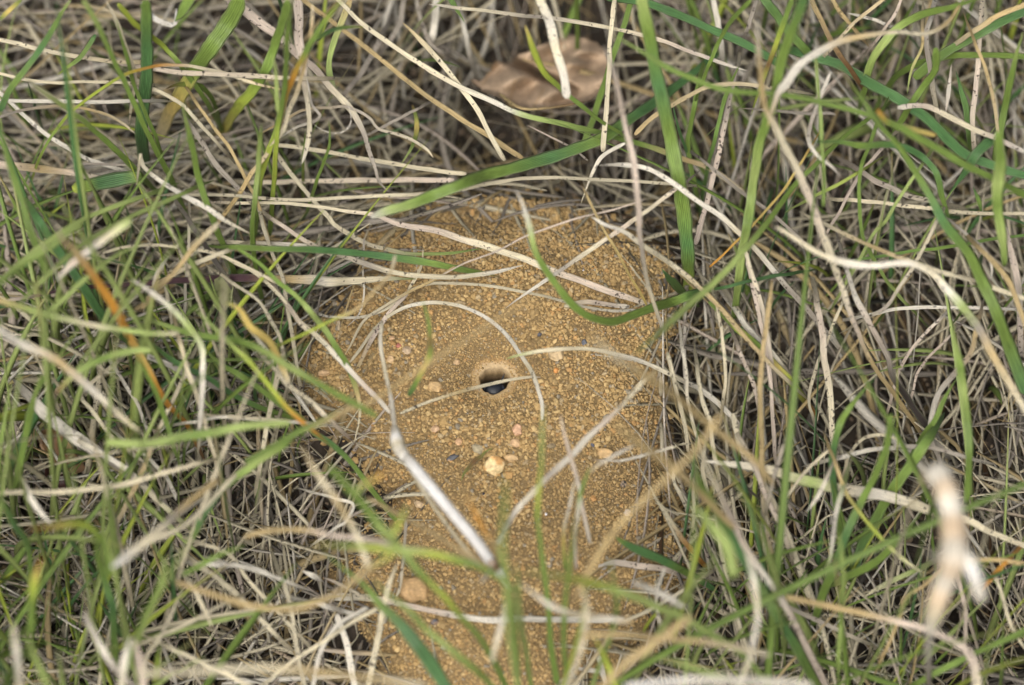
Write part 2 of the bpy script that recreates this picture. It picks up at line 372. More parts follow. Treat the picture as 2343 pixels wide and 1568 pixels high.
def grain_colours(n, r):
    base = np.array([[.43,.305,.145],[.37,.26,.12],[.50,.37,.185],[.31,.225,.11],[.39,.31,.19],[.44,.275,.12],[.28,.25,.195]])
    w = np.array([.30,.24,.16,.13,.09,.05,.03]); c = base[r.choice(len(base), n, p=w/w.sum())]
    return np.clip(c*r.uniform(.86, 1.12, (n, 1))*np.array([.99, .955, .88]), 0, 1)
Ps, Rs, Cs = [], [], []
X, Y, b, f, r = sand_layer(0.76, 1.0, 0, .93, 11)           # crumbs
k = r.uniform(0, 1, len(X)) > f*1.15
X, Y, b, f = X[k], Y[k], b[k], f[k]; b = b*(1-0.45*f)
Ps.append(np.stack([X, Y, H(X, Y)+b*0.5-0.12], -1)); Rs.append(b); Cs.append(grain_colours(len(X), r))
X, Y, b, f, r = sand_layer(0.45, 1.0, 0, .9, 12)            # finer ones where it is powdery, and between
k = (r.uniform(0, 1, len(X)) < np.clip(f*1.2, .42, 1))
X, Y, b, f = X[k], Y[k], b[k], f[k]
Ps.append(np.stack([X, Y, H(X, Y)+b*0.25-0.05-0.12*(1-f)], -1)); Rs.append(b*(1-.18*f)); Cs.append(grain_colours(len(X), r)*1.03)
X, Y, b, f, r = sand_layer(2.5, 0.28, 0, .55, 13)           # bigger lumps on top
k = r.uniform(0, 1, len(X)) > f*1.1
X, Y, b = X[k], Y[k], b[k]*r.uniform(.75, 1.25, k.sum())
Ps.append(np.stack([X, Y, H(X, Y)+b*0.45], -1)); Rs.append(b); Cs.append(grain_colours(len(X), r)*1.05)
grains("sand_grains", np.vstack(Ps), np.concatenate(Rs), np.vstack(Cs)); _g = bpy.data.objects["sand_grains"]
tag(_g, "loose crumbs of ochre sand covering the mound", "sand", kind='stuff')
# dry crumbs and chaff in the soil round about
n = 9000; X = rng.uniform(-150, 150, n); Y = rng.uniform(-115, 125, n); k = SD(X, Y) < 1
X, Y = X[k], Y[k]; R = rng.lognormal(-.75, .4, len(X))
nearm = np.clip(1+SD(X, Y)/22, 0, 1)[:, None]
c = np.where(rng.uniform(0, 1, (len(X), 1)) < nearm*0.8, grain_colours(len(X), rng), np.array([.12, .09, .06])*rng.uniform(.5, 2.2, (len(X), 1)))
grains("soil_crumbs", np.stack([X, Y, H(X, Y)+R*.3], -1), R, c)
tag(bpy.data.objects["soil_crumbs"], "dark soil crumbs lying between the grass stems", "soil", kind='stuff')

# ------------------------------------------------------------------ pebbles that can be told apart
def pebble(c, x, y, w, h, col, label, flat=0.7, rot=0.0, ang=0.35, sink=0.25, stain=None, seed=0, name="pebble"):
    px, py = todisp(c, x, y); rx, ry = w*0.05, h*0.05; r = np.random.default_rng(seed+17)
    bpm = __import__('bmesh'); bm = bpm.new(); bpm.ops.create_icosphere(bm, subdivisions=4, radius=1.0)
    V = np.array([v.co[:] for v in bm.verts]); F = np.array([[v.index for v in f.verts] for f in bm.faces]); bm.free()
    pl = unit(r.normal(size=(11, 3))); pd = r.uniform(.62, .95, 11)        # chipped flats
    for nrm, d in zip(pl, pd):
        s = V@nrm; over = np.maximum(s-d, 0); V = V-(over*0.82)[:, None]*nrm
    fx = r.uniform(1.5, 4, (5, 3)); ph = r.uniform(0, 6, 5)
    V = V*(1+ang*0.12*sum(np.sin(V@fx[i]*1.7+ph[i]) for i in range(5))/2.2)[:, None]
    V = V/np.abs(V).max(0)
    ca, sa = math.cos(rot), math.sin(rot); V = V*np.array([rx, ry, max(rx, ry)*flat]); V = np.stack([V[:, 0]*ca-V[:, 1]*sa, V[:, 0]*sa+V[:, 1]*ca, V[:, 2]], -1)
    p = at(px, py, 0.0); p[2] += max(rx, ry)*flat*(1-2*sink)
    col = np.array(col); col = col*.72+np.array([.47, .32, .15])*.28 if .42 < col[0] < .7 and max(w, h) < 45 else col
    C_ = np.ones((len(V), 4)); C_[:, :3] = col; nse = vnoise(V[:, 0]+p[0], V[:, 1]+p[1], max(.35, rx*.35), 9+seed)
    C_[:, :3] *= (1+.16*nse)[:, None]
    if stain is not None:
        k = np.clip(vnoise(V[:, 0]+p[0], V[:, 1]+p[1], rx*.5, 5+seed)*2.2+.1, 0, 1)[:, None]*.75; C_[:, :3] = C_[:, :3]*(1-k)+np.array(stain)*k
    o = link(name, V+p, F, M_PEBBLE, cols=C_, origin=p)
    tag(o, label, "pebble" if name == "pebble" else "stone flake", "pebbles scattered on the sand mound")
PB = [
 ('N',700,690,50,48,(.78,.60,.32),"large cream pebble with rusty stains, the brightest stone on the mound",.75,.2,(.62,.30,.09)),
 ('N',930,335,24,27,(.60,.36,.24),"pink wedge-shaped stone chip halfway between the hole and the cream pebble",.6,.3,None),
 ('N',350,452,18,20,(.62,.38,.22),"small salmon stone chip left of the pink wedge, above the blue-grey flake",.6,0,None),
 ('N',120,325,21,17,(.55,.37,.24),"dull pink chip beside the upper end of the white stalk",.6,0,None),
 ('N',540,520,30,26,(.33,.28,.18),"flat olive-grey stone sunk in sand just above the cream pebble",.35,-.6,None),
 ('N',290,603,31,13,(.10,.10,.105),"narrow blue-grey flake left of the cream pebble",.35,.45,(.5,.33,.18)),
 ('N',910,462,25,22,(.55,.36,.21),"tan-pink stone right of the olive-grey one",.6,0,None),
 ('N',865,615,34,20,(.58,.40,.21),"peach crumb of rock touching the cream pebble's right side",.6,0,None),
 ('N',1785,560,40,24,(.54,.36,.17),"flat tan stone behind the long straight stick",.45,-.2,None),
 ('N',1970,866,17,17,(.03,.033,.04),"blue-black square stone chip on the lower right of the mound",.8,.3,(.4,.3,.2)),
 ('N',1675,1008,14,15,(.62,.32,.11),"small orange stone left below the blue-black chip",.7,.3,None),
 ('N',2010,1148,19,17,(.52,.47,.44),"pale lilac stone at the lower right of the mound",.6,.1,None),
 ('N',598,965,9,9,(.03,.03,.045),"tiny black chip just below the cream pebble",.8,0,None),
 ('N',1665,470,9,16,(.09,.09,.11),"thin slate sliver lying along the long straight stick",.4,.5,None),
 ('N',1260,490,22,13,(.28,.22,.13),"greyish olive crumb beside the upright green stalk",.6,0,None),
 ('N',2315,32,20,18,(.52,.36,.19),"tan lump at the right rim of the mound",.7,0,None),
 ('j',1157,950,70,60,(.50,.33,.16),"large oval tan pebble with dark dots at the mound's lower left",.7,-.35,None),
 ('g',440,962,14,14,(.60,.24,.055),"bright orange round crumb right of the burrow hole",.8,0,None),
 ('g',445,858,40,34,(.52,.40,.24),"pale grainy lump of sandstone upper right of the hole",.6,0,(.36,.30,.2)),
 ('g',328,725,13,11,(.08,.08,.09),"slate chip in the coarse crumbs above the hole's right side",.6,.4,None),
 ('g',625,778,13,16,(.11,.115,.13),"blue slate chip above the sandstone lump, to its right",.5,-.4,None),
 ('f',1058,800,14,13,(.36,.14,.10),"small dark red crumb left of the round straw arch",.7,0,None),
 ('f',1112,832,22,21,(.45,.35,.25),"grey-pink stone touching the dark red crumb",.7,.2,None),
 ('f',1003,890,18,19,(.60,.42,.24),"peach crumb below the grey-pink stone",.7,0,None),
 ('f',1300,1072,36,24,(.55,.38,.19),"pale tan lump left of the burrow hole, under the crossing straw",.6,-.2,None),
 ('f',1012,752,16,12,(.56,.36,.22),"small pink wedge in the coarse crumbs inside the straw arch's left end",.6,.2,None),
 ('f',640,528,17,11,(.42,.36,.28),"grey stone on the mound's left flank below the purple culm",.5,0,None),
 ('f',572,978,32,17,(.56,.38,.22),"peach slab at the left tip of the mound",.5,.2,None),
 ('f',665,672,13,28,(.50,.42,.31),"upright pale grey stone on the mound's left flank",.6,.1,None),
 ('j',1195,378,27,19,(.48,.37,.24),"pale crumbly stone left of the white stalk",.7,-.4,None),
 ('j',692,870,15,12,(.66,.56,.38),"cream stone among straws left of the oval pebble",.8,-.4,None),
 ('j',1300,1152,24,14,(.10,.10,.11),"dark slate stone below the oval tan pebble",.5,0,(.3,.2,.12)),
 ('k',745,790,21,15,(.40,.36,.31),"grey stone at the left end of the pinkish grey stick",.6,0,None),
 ('k',1608,1420,21,14,(.68,.63,.56),"white shard in the grass at the lower right",.4,-.6,None),
 ('k',390,768,12,11,(.62,.47,.27),"cream crumb near the bottom of the upright green stalk",.8,0,None),
 ('g',620,306,6,6,(.75,.72,.72),"tiny white quartz grain on the upper right of the mound",.8,0,None),
 ('N',1210,1160,6,7,(.75,.72,.72),"tiny white quartz grain right of the upright green stalk",.8,0,None),
 ('f',1440,910,16,13,(.50,.34,.2),"tan crumb on the left rim of the hole's powdery funnel",.7,0,None),
]
for i, (c, x, y, w, h, col, lab, flat, rot, stain) in enumerate(PB): pebble(c, x, y, w, h, col, lab, flat=flat, rot=rot, stain=stain, seed=i)

# ------------------------------------------------------------------ the insect down in its burrow
M_INSECT = plain("chitin", (.008, .011, .018), 0.42, 0.4, 0.05)
M_EYE = plain("eye", (.02, .03, .05), 0.12, 0.8, 0.8)
def body_loft(rings, na=28):
    """rings: (x,y,z, rx, ry) stacked along the body"""
    V = []; F = []
    for (x, y, z, rx, ry) in rings:
        for q in range(na):
            a = q*2*math.pi/na; V.append((x+rx*math.cos(a), y+ry*math.sin(a), z))
    m = len(rings)
    for k in range(m-1):
        for q in range(na): F.append([k*na+q, k*na+(q+1) % na, (k+1)*na+(q+1) % na, (k+1)*na+q])
    return np.array(V), F
io = np.array([HOLE[0]-0.1, HOLE[1]-.75, hz-8.0])
rings = []
for z, r1, yo in [(-4, .05, -.5), (-3.8, 1.2, -.5), (-2.8, 2.0, -.5), (-1.4, 2.3, -.4), (0, 2.1, -.3), (.9, 1.2, -.2), (1.3, .75, -.1), (1.7, 1.2, 0), (2.3, 2.0, .1), (3.2, 2.35, .1), (4.1, 2.1, 0), (4.6, 1.3, -.1), (4.8, .9, -.2),
                  (5.0, 1.3, -.35), (5.5, 2.05, -.4), (6.2, 2.3, -.4), (6.8, 2.15, -.4), (7.2, 1.75, -.35), (7.5, 1.1, -.3), (7.62, .35, -.3), (7.64, .03, -.3)]:
    rings.append((0, yo, z*0.82, r1*1.12, r1*.92))
V, F = body_loft(rings)
ins = root_empty("burrowing_insect", io)
tag(ins, "glossy blue-black insect sitting inside the burrow hole with one antenna raised", "insect")
link("insect_body", V+io, F, M_INSECT, parent=ins, origin=io)
def tube(name, pts, rad, mat, parent, org, cols=None, step=.15):
    P, S = catmull(np.array(pts, float), step); W = np.interp(S, np.linspace(0, 1, len(rad)), rad)*2
    v, f, c, uv = sweep(P, W, np.ones((len(P), 4)) if cols is None else cols, round_=True)
    return link(name, v, f, mat, cols=c, uvs=uv, parent=parent, origin=org)
for s in (-1, 1):
    bpm = __import__('bmesh'); bm = bpm.new(); bpm.ops.create_icosphere(bm, subdivisions=3, radius=1.0)
    v = np.array([q.co[:] for q in bm.verts])*np.array([.55, .85, .6])+io+np.array([s*1.95, -.1, 5.3]); f = np.array([[q.index for q in p.verts] for p in bm.faces]); bm.free()
    link("eye", v, f, M_EYE, parent=ins, origin=io+np.array([s*1.95, -.1, 5.3]))
    if s > 0: pts = [(.9, .4, 6.2), (1.7, .9, 6.9), (1.8, 1.2, 7.6), (2.35, 2.5, 8.3)]
    else: pts = [(-.8, .3, 6.2), (-1.6, .6, 6.5), (-2.2, -.4, 6.2), (-2.4, -1.2, 5.9)]
    tube("antenna", np.array(pts)+io, [.17, .2, .24, .22, .1], M_INSECT, ins, io)
    tube("mandible", np.array([(s*.9, -1.6, 5.6), (s*.8, -2.2, 5.9), (s*.2, -2.4, 6.1)])+io, [.28, .22, .06], M_INSECT, ins, io)
    tube("leg", np.array([(s*1.8, -.8, 2.6), (s*2.6, -1.6, 3.6), (s*2.3, -2.3, 4.4), (s*1.8, -2.5, 3.9)])+io, [.26, .24, .18, .1], M_INSECT, ins, io)

# ------------------------------------------------------------------ traced blades and straws
BLADES = r'''B a 17 GgGgl b 0,740,45 60,600 150,480 260,330 350,190 410,80 470,0,60|blue-green blade with a whitish edge cutting off the top left corner
B a 12 gYg - 0,130,50 60,70 140,0,55
B a 33,33,34,33,30,28 gGGGg - 970,1150,3 935,900 955,600 968,350 965,180 955,0,60|broad dark green blade standing upright near the top left
B a 15,16,16,15,14,13 gggggl - 1230,1440,2 1130,1180 1060,1050 960,850 850,600 740,380 640,150 550,0,85|long green culm rising to the upper left in front of the broad dark upright blade
S a 10 s a 700,0,60 760,120 820,280 860,400 890,520 880,600,40
B a 12 g b 1000,850,30 900,600 830,350 760,130,60
B a 14,14,15,15,16,17 tgggyy - 1470,860,5 1400,730 1330,630 1250,510 1180,410 1100,330 1010,250 900,160 780,20,60|thick green stalk with a yellow-green top bending down to the right at the top left
B a 30,36,40,44,46,46 osYggg - 1060,900,6 1120,740 1230,560 1300,440 1400,300 1500,160 1590,-10,50|broad green blade whose lower part has died to tan and yellow
B a 22,28,30,28,24,20 oYyggg - 1470,860,5 1560,720 1650,620 1740,480 1800,340 1850,180 1900,0,60|broad green blade fading to orange at its base, right of the tan-based one
B a 12,14,13,12 bggg a 1090,590,28 1180,560 1290,555 1350,590 1420,700 1460,850,5|small green leaf with a cut brown end curling over the yellow-topped stalk
B a 9 tygyyosst b 190,1250,5 260,1040,25 380,850 490,720 600,630 760,530 900,470,48 1060,430 1200,430 1350,455 1500,490 1700,560 1880,590,30|thin olive stalk arching over from the left to an orange tip
B a 34,38,38,34 yGGg - 480,1250,24 650,1210 800,1180 930,1160,20|short broad dark green blade with a ragged yellow cut end
B a 14 Gggy b 630,230,40 580,310 520,390 450,440 380,495,38|small curled green leaf tip with a white edge near the left edge of the top
S a 12 sst - -40,250,30 150,300 300,340 500,370 700,400 920,415,30
S a 8 s - -40,480,30 200,530 400,545 600,540 900,555,25
S a 10 S - 50,665,33 300,665 600,672 900,668,33|bright straight straw lying level behind the thin olive stalk
S a 9 Snts b -20,775,28 150,725 350,700 520,710 700,755 820,820 890,880,22
S a 11 S - -30,590,20 150,750 300,880 450,980 600,1060 820,1120,16
S a 20,20,18,16,12 ptps - -30,1085,18 200,1110 400,1135 560,1160 720,1190,16|broad pinkish straw lying level at the left edge, under the cut green blade
S a 7 n a 460,1040,22 500,1075 600,1080 750,1080 860,1095,20
B a 15,17,17,15,14,12 ggggls b 1060,1290,5 950,1180 860,1080 780,1000 640,880 520,770 400,680 260,590 150,510,80|green blade with a blurred pale tip slanting down to the right at the left
B z 13 gll b 410,447,45 300,495 190,560 100,640 0,740,70
B z 14 gll b 330,448,45 240,480 160,520 60,590 -10,645,60
B z 18 g a 0,275,75 12,340 30,400 48,460 62,505 80,560 110,640,50
B z 12,16,18,18,17,15 gggggl b 560,690,6 530,610 500,540 480,480 455,410 441,350 430,300 418,235,65|blurred green blade leaning beside the cut broad leaf toward the burrow
S a 6,7,9,12,13,14,12 nssSSs b 920,1050,40 925,1010 945,1090 1040,1180 1180,1270 1350,1370 1480,1460 1640,1540,38|whitish straw hooked at its upper end and pointing down to the right
S a 14 n - 1270,850,18 1340,960 1420,1080 1560,1230 1640,1320,14
S a 9 t - 1310,700,30 1400,830 1500,960 1580,1100 1640,1220 1700,1340 1760,1560,22|orange-tan straw curving down between the left green tufts
S a 10 s - 1020,590,30 1120,640 1220,710 1300,800 1390,900,25
S a 14 ps - 1020,455,34 1200,480 1400,490 1650,500 1860,510 2020,515,34
S z 14 wSw b 325,5,55 350,40 378,54 400,55,50 403,20|short white curled strip hanging at the top edge, left of the wide green leaf
B z 26,28,26,18 g b 445,-20,60 432,0 415,30 400,50,52
S b 26,22,18,20,16,10,7 ppppsnnn b 30,60,30 150,150 260,230 400,370 500,450 590,560 680,650 760,740 830,870 870,1000 900,1100 930,1200 1010,1290,20|long weathered straw twisting down to a split grey tip
B b 13 gggyg a 350,0,85 330,200 320,400 300,600 270,800 250,1000 230,1250 210,1550,8|tallest slender green blade left of the upright cut straw
B b 11,14,16,17,17,17 yggogyggl a 690,0,85 600,110 520,220 460,310 400,430 350,550 300,680 250,860 200,1000 150,1180 130,1350 100,1560,6|green stalk with an orange middle leaning to the top right
B b 9 l a 225,360,70 250,480 255,620 265,750,60
B z 14,15,15,14,13 glgggg a 600,285,60 594,330 588,400 582,470 578,540 583,600 590,650 603,700,5|upright green stalk with a pale blue-green tip at the left of the mound
B b 5,8,9,9,8 gggGg a 600,800,40 600,950 560,1080 510,1220 450,1400 430,1440,5
B b 8 yg b 430,1300,5 430,1100 440,870,25
B b 12,11,10,8 gGgy b 500,260,60 620,200 720,180 830,180,55|small dark green side leaf pointing right near the top, with a yellow tip
S b 24,24,24,15,12,12,12 pppssS b 390,-10,42 405,150 400,260 430,400 440,560 460,700 470,850 440,1000 420,1080,32|upright speckled straw with a cut pale lower end
S b 8 SnS ab 450,500,38 470,600 490,700 540,760 500,800 400,830 330,870 280,910,36|frayed silvery fibre kinked in an elbow beside the upright cut straw
S b 3 S ab 495,815,38 560,860 640,880 710,860 745,800 735,720 720,670 740,650,38|hair-thin white fibre looped between two dry straws
S b 8 tns b 330,780,25 400,740 500,715 620,710 700,700 800,730 880,790 920,850 1050,890 1150,930 1250,990 1290,1040,24|brown dotted straw wandering right to a hooked tip
S z 8,9,11,12,12,12,12 sttssttst a 714,10,70 713,52 707,97 697,146 683,201 662,250 645,299 614,347 576,396 545,445,25 500,505 455,545,10|long tan stalk sweeping down from the top to the lower left
S b 16,17,17,15,16,18,12 tlls b 740,0,30 680,150 630,280 600,400 605,500 640,600 685,630,20|flat olive-beige blade curling to a blunt end near the top
B z 12,13,14,14,15,15,15,15,14 ssssSlggtsn - 784,10,30 822,49 892,101 961,146 1030,188 1100,222 1169,253 1190,260 1258,278 1328,295 1397,312 1450,325 1500,340 1560,365 1620,385 1700,440,10|long pale culm turning green where it passes below the brown dead leaf
S b 13 t - 440,10,18 600,130 800,280 1000,440 1150,560 1400,740 1620,880 1870,1040,16|straight tan straw running parallel under the long pale culm
S b 11,13,13,13 tsss a 1090,150,26 1200,260 1330,400 1450,560 1560,700 1640,850 1760,1060,20
S b 14 n - 720,600,10 800,500 900,330 930,270,10
S b 14 sp - 130,1200,8 400,1200 800,1190 1100,1185 1420,1190,8
S b 12 s - 270,960,13 500,990 800,1040 1100,1090 1300,1125 1500,1150,13
S z 10 ss - 440,447,28 544,448 614,455 718,457 822,451 909,448 996,441 1065,431 1134,419 1190,411 1258,406 1362,410 1466,417 1536,422,25|long thin straw lying nearly level just above the broad slanting green blade
S z 8,8,8,10,14,17,17,16,16,15,10 psssppsspps b 551,465,22 648,465 718,472 787,483 857,493 912,514 996,528 1065,549 1120,566 1188,590 1258,618 1327,642 1397,667 1466,691 1510,708,3|longest pale ridged straw running diagonally over the back of the sand mound
S z 12 Sps - 1440,702,2 1400,698 1340,690 1290,700,2
B b 8,13,13,10 bgYgll b 1150,690,14 1175,780 1175,880 1140,980 1075,1080,16|short curled green leaf with yellow bands above the broad slanting blade
S b 9 n - 930,850,15 1050,790 1200,710,18
S z 11,12,12,11,9,6 ssssslg b 645,368,15 701,441 753,500 763,514 822,549 857,563 909,577 961,583 1030,580 1107,568,5|pale straw with a cluster of black dots curving over the upper left sand
B z 16,26,30,32,34,32,30,26,18 GGGgGggglS - 1640,120,10 1570,180 1500,235 1440,275 1370,320 1290,350 1205,378 1120,400 1050,425 990,448 930,470 880,485 848,500,42|broad green blade with a torn pale tip slanting over the back of the mound
B b 12,15,14,6 Gg b 1400,-10,30 1420,30 1450,80 1490,150,28
S z 9,10,10,9 SsnspS b 1065,20,42 1135,28 1206,38 1258,42 1362,59 1449,75 1518,94 1570,115 1640,142 1709,163,25|pale straw stretched almost level along the top of the picture, over the broken white straw
S b 20 S - 1310,-10,10 1295,150 1265,270,8
S b 12 n - 1180,-10,10 1200,120 1260,280 1370,360,8
S b 14 n - 1095,-10,8 1070,150 1000,270 980,300,8
S b 13 S - 1480,150,10 1530,370,8
S b 14 n b 1080,400,6 1040,560 1000,880,4
B z 26,30,36,38,38,37,36,34,32,28 oygGgggGgl - 1575,640,6 1573,590 1570,540 1563,470 1550,400 1534,320 1518,240 1500,160 1480,60 1464,-10,72|tall broad green blade with an orange base rising behind the mound
B c 16,18,15,12,9,9 YyyggggY a 240,165,62 280,290 340,450 450,570 600,690 740,800 830,860,22|bright yellow-green bent stalk in front of the brown dead leaf
S c 22,23,24,23,22 sSsSS - 325,-20,56 400,150 440,330 490,500 515,650,53|speckled white straw with a frayed broken end hanging over the brown leaf
S c 13 s - 825,10,40 800,250 790,450 770,700 750,1000,22
S z 9,10,12,15,16,16,14,10 nsnppppS b 1515,757,20 1501,712 1484,660 1470,584 1463,540 1459,486 1453,417 1444,347 1431,295 1414,215 1397,153 1379,106,86|tall pinkish straw leaning left with a blurred tip, left of the broad green blade
B z 22 GGGG - 1380,-10,40 1466,5 1518,22 1570,42 1622,66 1675,87 1730,115 1790,150,24|dark blue-green blade running from the top edge down to the right
B z 12,14,14,14,14,14 lgggggggY a 1407,84,75 1466,118 1518,149 1570,174 1640,201 1709,212 1780,216 1850,229 1920,246 1985,262 2050,285 2141,309,62|long out-of-focus green stalk crossing the broad blade and ending in a yellow cut
S z 10,10,9,5 SSs b 1430,328,30 1397,345 1375,360 1360,385 1345,420 1327,468,18|short white bent straw tip pointing down left of the pinkish straw
S z 11,12,13,13,13,14,13 SSSSSsSnnSs a 1372,378,42 1432,377 1477,386 1536,417 1588,455 1640,486 1675,517 1729,573 1770,622 1800,655 1850,710 1890,760,10|whitish straw bowed over the foot of the broad upright blade
S z 7,11,14,14,14,13 SSssttss a 1352,497,32 1380,514 1432,535 1484,570 1536,604 1588,650 1640,700 1720,790 1790,860,20|white-tipped straw slanting across the right shoulder of the mound
S z 5 p ab 1476,457,30 1400,480 1327,497 1258,520 1206,541 1150,570 1100,590 1050,608 980,645,12|hair-thin purplish stalk slanting across the back of the mound
S c 5 pn a 250,825,22 400,900 550,980 650,1060,18
S z 5,8,10,11,11,11,10,8 nSnspspn a 1154,707,3 1209,670 1258,636 1293,611 1341,577 1390,545 1432,518 1466,494 1536,440,30|speckled grey straw crossing the longest straw at a steep slant
S z 6 tY - 1335,430,30 1379,521 1407,566 1432,618 1459,663 1482,705,8|thin ochre stalk slanting down to the right at the back of the mound
B c 18 g - 930,20,22 880,200 830,330 740,600 680,800 620,980,10|shaded green blade hanging beside the brown leaf's right side
B c 12 g - 1730,0,60 1600,130 1520,260 1460,400 1420,500,30
B c 14 g - 1380,560,20 1330,800 1310,950 1350,1200,10
B c 5,8,8,7 G a 1200,660,22 1240,820 1300,1000 1340,1220,8
B c 12 gG a 1640,440,30 1560,640 1500,850 1440,1100 1400,1350,6
S c 12 ts - 960,890,25 1100,760 1300,640 1450,570 1650,555 1900,590,38
S c 15 S - 1475,-10,15 1510,150 1530,330,12
S c 11 n - 1765,0,20 1730,100 1690,220,18
S z 12,14,14,14 snpp - 1680,180,22 1658,280 1640,365 1616,469 1590,560,10
S z 9 n - 1615,375,20 1688,434 1772,493 1850,570,12
S z 9,12,12,12,14,20,22,20,18,14,14,14 nttttpsspssttS b 2130,1030,3 2093,972 2045,903 2013,861 1989,820 1965,767 1941,709 1920,646 1899,583 1874,514 1850,451 1822,392 1791,330 1767,278 1748,240 1740,180 1734,130 1730,45,95|tall beige culm leaning up-left from the right side through the whole upper right
B z 20,24,26,26,26,26,24,22 glglgggG - 1680,730,8 1690,640 1700,560 1708,514 1718,450 1729,382 1740,320 1755,270 1775,200 1790,130 1825,40 1840,-10,90|broad blurred green blade rising just right of the mound to the top edge
S z 16,20,22,20,16,12,11,11,8 tSSStsstt a 1757,290,70 1781,215 1798,194 1826,153 1864,125 1920,97 1989,83 2059,76 2111,80 2145,69 2170,49 2195,10,66|white-topped bent straw arching across the upper right
B d 15,15,14,12 ggybyyy - 395,-10,60 340,130 290,270 230,430 200,520,45|yellow-green upright blade at the top, left of the white-topped arch
S d 14 stbb - 525,20,36 600,170 680,340 760,450,28
B z 10,12,14,16,22,28,32,34,36 bggggGgggG a 1915,152,80 1953,201 1988,250 2024,300 2059,340 2090,390 2128,451 2163,514 2218,583 2250,653 2281,722 2312,809 2350,900,18|long broad green blade running down the right side to the edge
B z 10,16,18,18,17 ogggggg - 2005,250,78 2030,280 2059,292 2110,323 2163,351 2215,382 2267,406 2360,455,45|green blade springing from an orange joint toward the right edge
B z 10,16,19,18,18,17,14 GgGGgG a 1850,326,62 1920,326 1972,333 2024,330 2069,337 2111,361 2142,396 2156,450,30|blue-green blade lying level then drooping in the upper right
B z 26 Gg - 2360,20,40 2267,62 2197,100 2145,132 2090,180,25|dark green blade sloping in from the upper right edge
B d 18,22,22,20,15 gglgg b 870,560,20 900,440 980,300 1100,170 1250,100 1450,50 1620,-10,58
B d 18 g - 2000,375,45 1600,360 1400,380 1200,430 1080,500 1000,600 960,680,8
B d 20 g - 1330,320,50 1330,450 1260,560 1180,680 1130,760,25
B d 12,18,20,20 lgggg a 1905,210,60 1860,380 1820,580 1790,720 1750,900,30
B z 20,30,32,30,26,16 gglglg - 2281,300,72 2288,365 2284,417 2280,469 2290,540 2297,610,40|broad blurred green blade hanging upright near the right edge
B d 30,28,24,10 GGG b 1710,915,38 1600,1020 1540,1120 1420,1280,25|wedge-shaped dark green leaf pointing down left near the right edge
B d 6,14,12,6 GgG ab 1580,1230,25 1620,1330 1640,1430,20
B d 6,17,18,16 Gg a 1470,470,28 1500,600 1540,760 1560,900,18
S d 14 sps - 1640,70,30 1620,350 1600,550 1580,760 1590,940,22
S d 9 tts - 1600,300,48 1660,450 1710,650 1745,890,40
S d 13,14,14,14,14,12 SpsspS - 1080,710,38 1250,700 1400,760 1600,860 1750,920 1960,1020,42|pinkish white straw bending down to the right edge
S d 14 Sns - 1300,120,38 1265,250 1300,450 1320,600,28
S d 9,7,7 stl b 1245,200,42 1240,320 1180,450 1150,620,38
S d 6,12,10 pSp ab 1440,420,30 1420,600 1400,750,26
S d 8 n b 300,735,45 450,745 640,745 680,765,45
B z 10,16,17,17,15,13,12,10 lllgggg a 1452,809,75 1520,750 1570,705 1640,640 1700,575 1740,530 1815,427 1868,375 1920,323 1990,270,22|bright green blade slanting from the mound's right shoulder up to the upper right
B d 9 lg - 540,380,62 560,600 580,800 590,1000 600,1200 590,1360,55
S d 9 SnSn b 640,480,55 560,680 510,830 500,930 560,1030 650,1100 710,1170,50
B z 6,7,7,6 oYYo - 1843,354,40 1815,399 1781,451 1715,524 1675,562 1622,610,12|thin orange stalk slanting down to the left in the right-hand grass
S z 9 l - 2100,390,35 2060,450 2030,500 1995,540 1940,640,25
S d 9 p - 975,985,28 860,1120 780,1250 700,1400 640,1500,22
S d 11 s - 770,1320,22 1000,1340 1300,1370 1500,1400 1960,1410,22
S d 15 pns - 870,1150,18 950,1200 1050,1240 1150,1290 1330,1330,18
B z 11,10,10,9 gggglg - 2003,295,42 1982,347 1968,382 1965,434 1968,486 1975,548 1996,590 2024,636 2051,670 2076,698,12|slim green stalk snaking down through the right-hand straw
B d 9 yl - 800,1150,35 700,1210 550,1290,32
S d 9 ts - 1000,-10,30 850,110 760,190 680,280,28
S d 9 S a 760,90,30 880,120 1000,160,26
S d 9 p - 1110,-10,30 1080,80 1000,190,26
S d 12 t - 650,-10,30 700,80 760,150,26
S d 14 tts - 1960,20,48 1750,100 1650,160 1550,230,40
B z 24,28,30,28,24,20 GGGG - 1833,122,20 1920,149 1989,191 2059,229 2128,278 2197,347 2267,378 2360,405,28|dark green blade lying low behind the joint of the right-hand stalks
B d 26 Gg - 200,-10,30 300,120 380,220 450,300,24
B z 10,13,18,22,24,22,18,14,12,11 SttooYooobb a 118,502,98 145,550 170,575 200,610 250,680 290,760 320,815 352,870 385,925 420,962 443,1005,12|thick orange stalk leaning through the left of the picture
S z 15,16,17,16 lsSpS b 300,505,80 243,545 208,570 167,601 130,640,68|blurred whitish straw crossing the top of the orange stalk
B z 18,22,24,24,24,20 gGGGGg - 90,505,45 130,570 190,655 250,740 310,790,10
B z 12 l a 327,556,60 260,590 195,640 140,690 85,730,65
B z 14 lg - 190,505,70 130,555 60,600 -10,655,80
S z 14,15,13,13 tllslls - -10,683,70 70,708 121,722 208,743 278,754 347,764 410,762,60
S z 15,17,18,17,15,12 SStSss b -10,748,85 45,785 110,815 174,861 226,906 278,951 330,995,55|long blurred whitish straw slanting in from the left edge, below the orange stalk's middle
S z 13,15,16,15,12 SSlSSs a 302,642,62 347,670 382,698 427,740 462,792 465,860 458,960,40
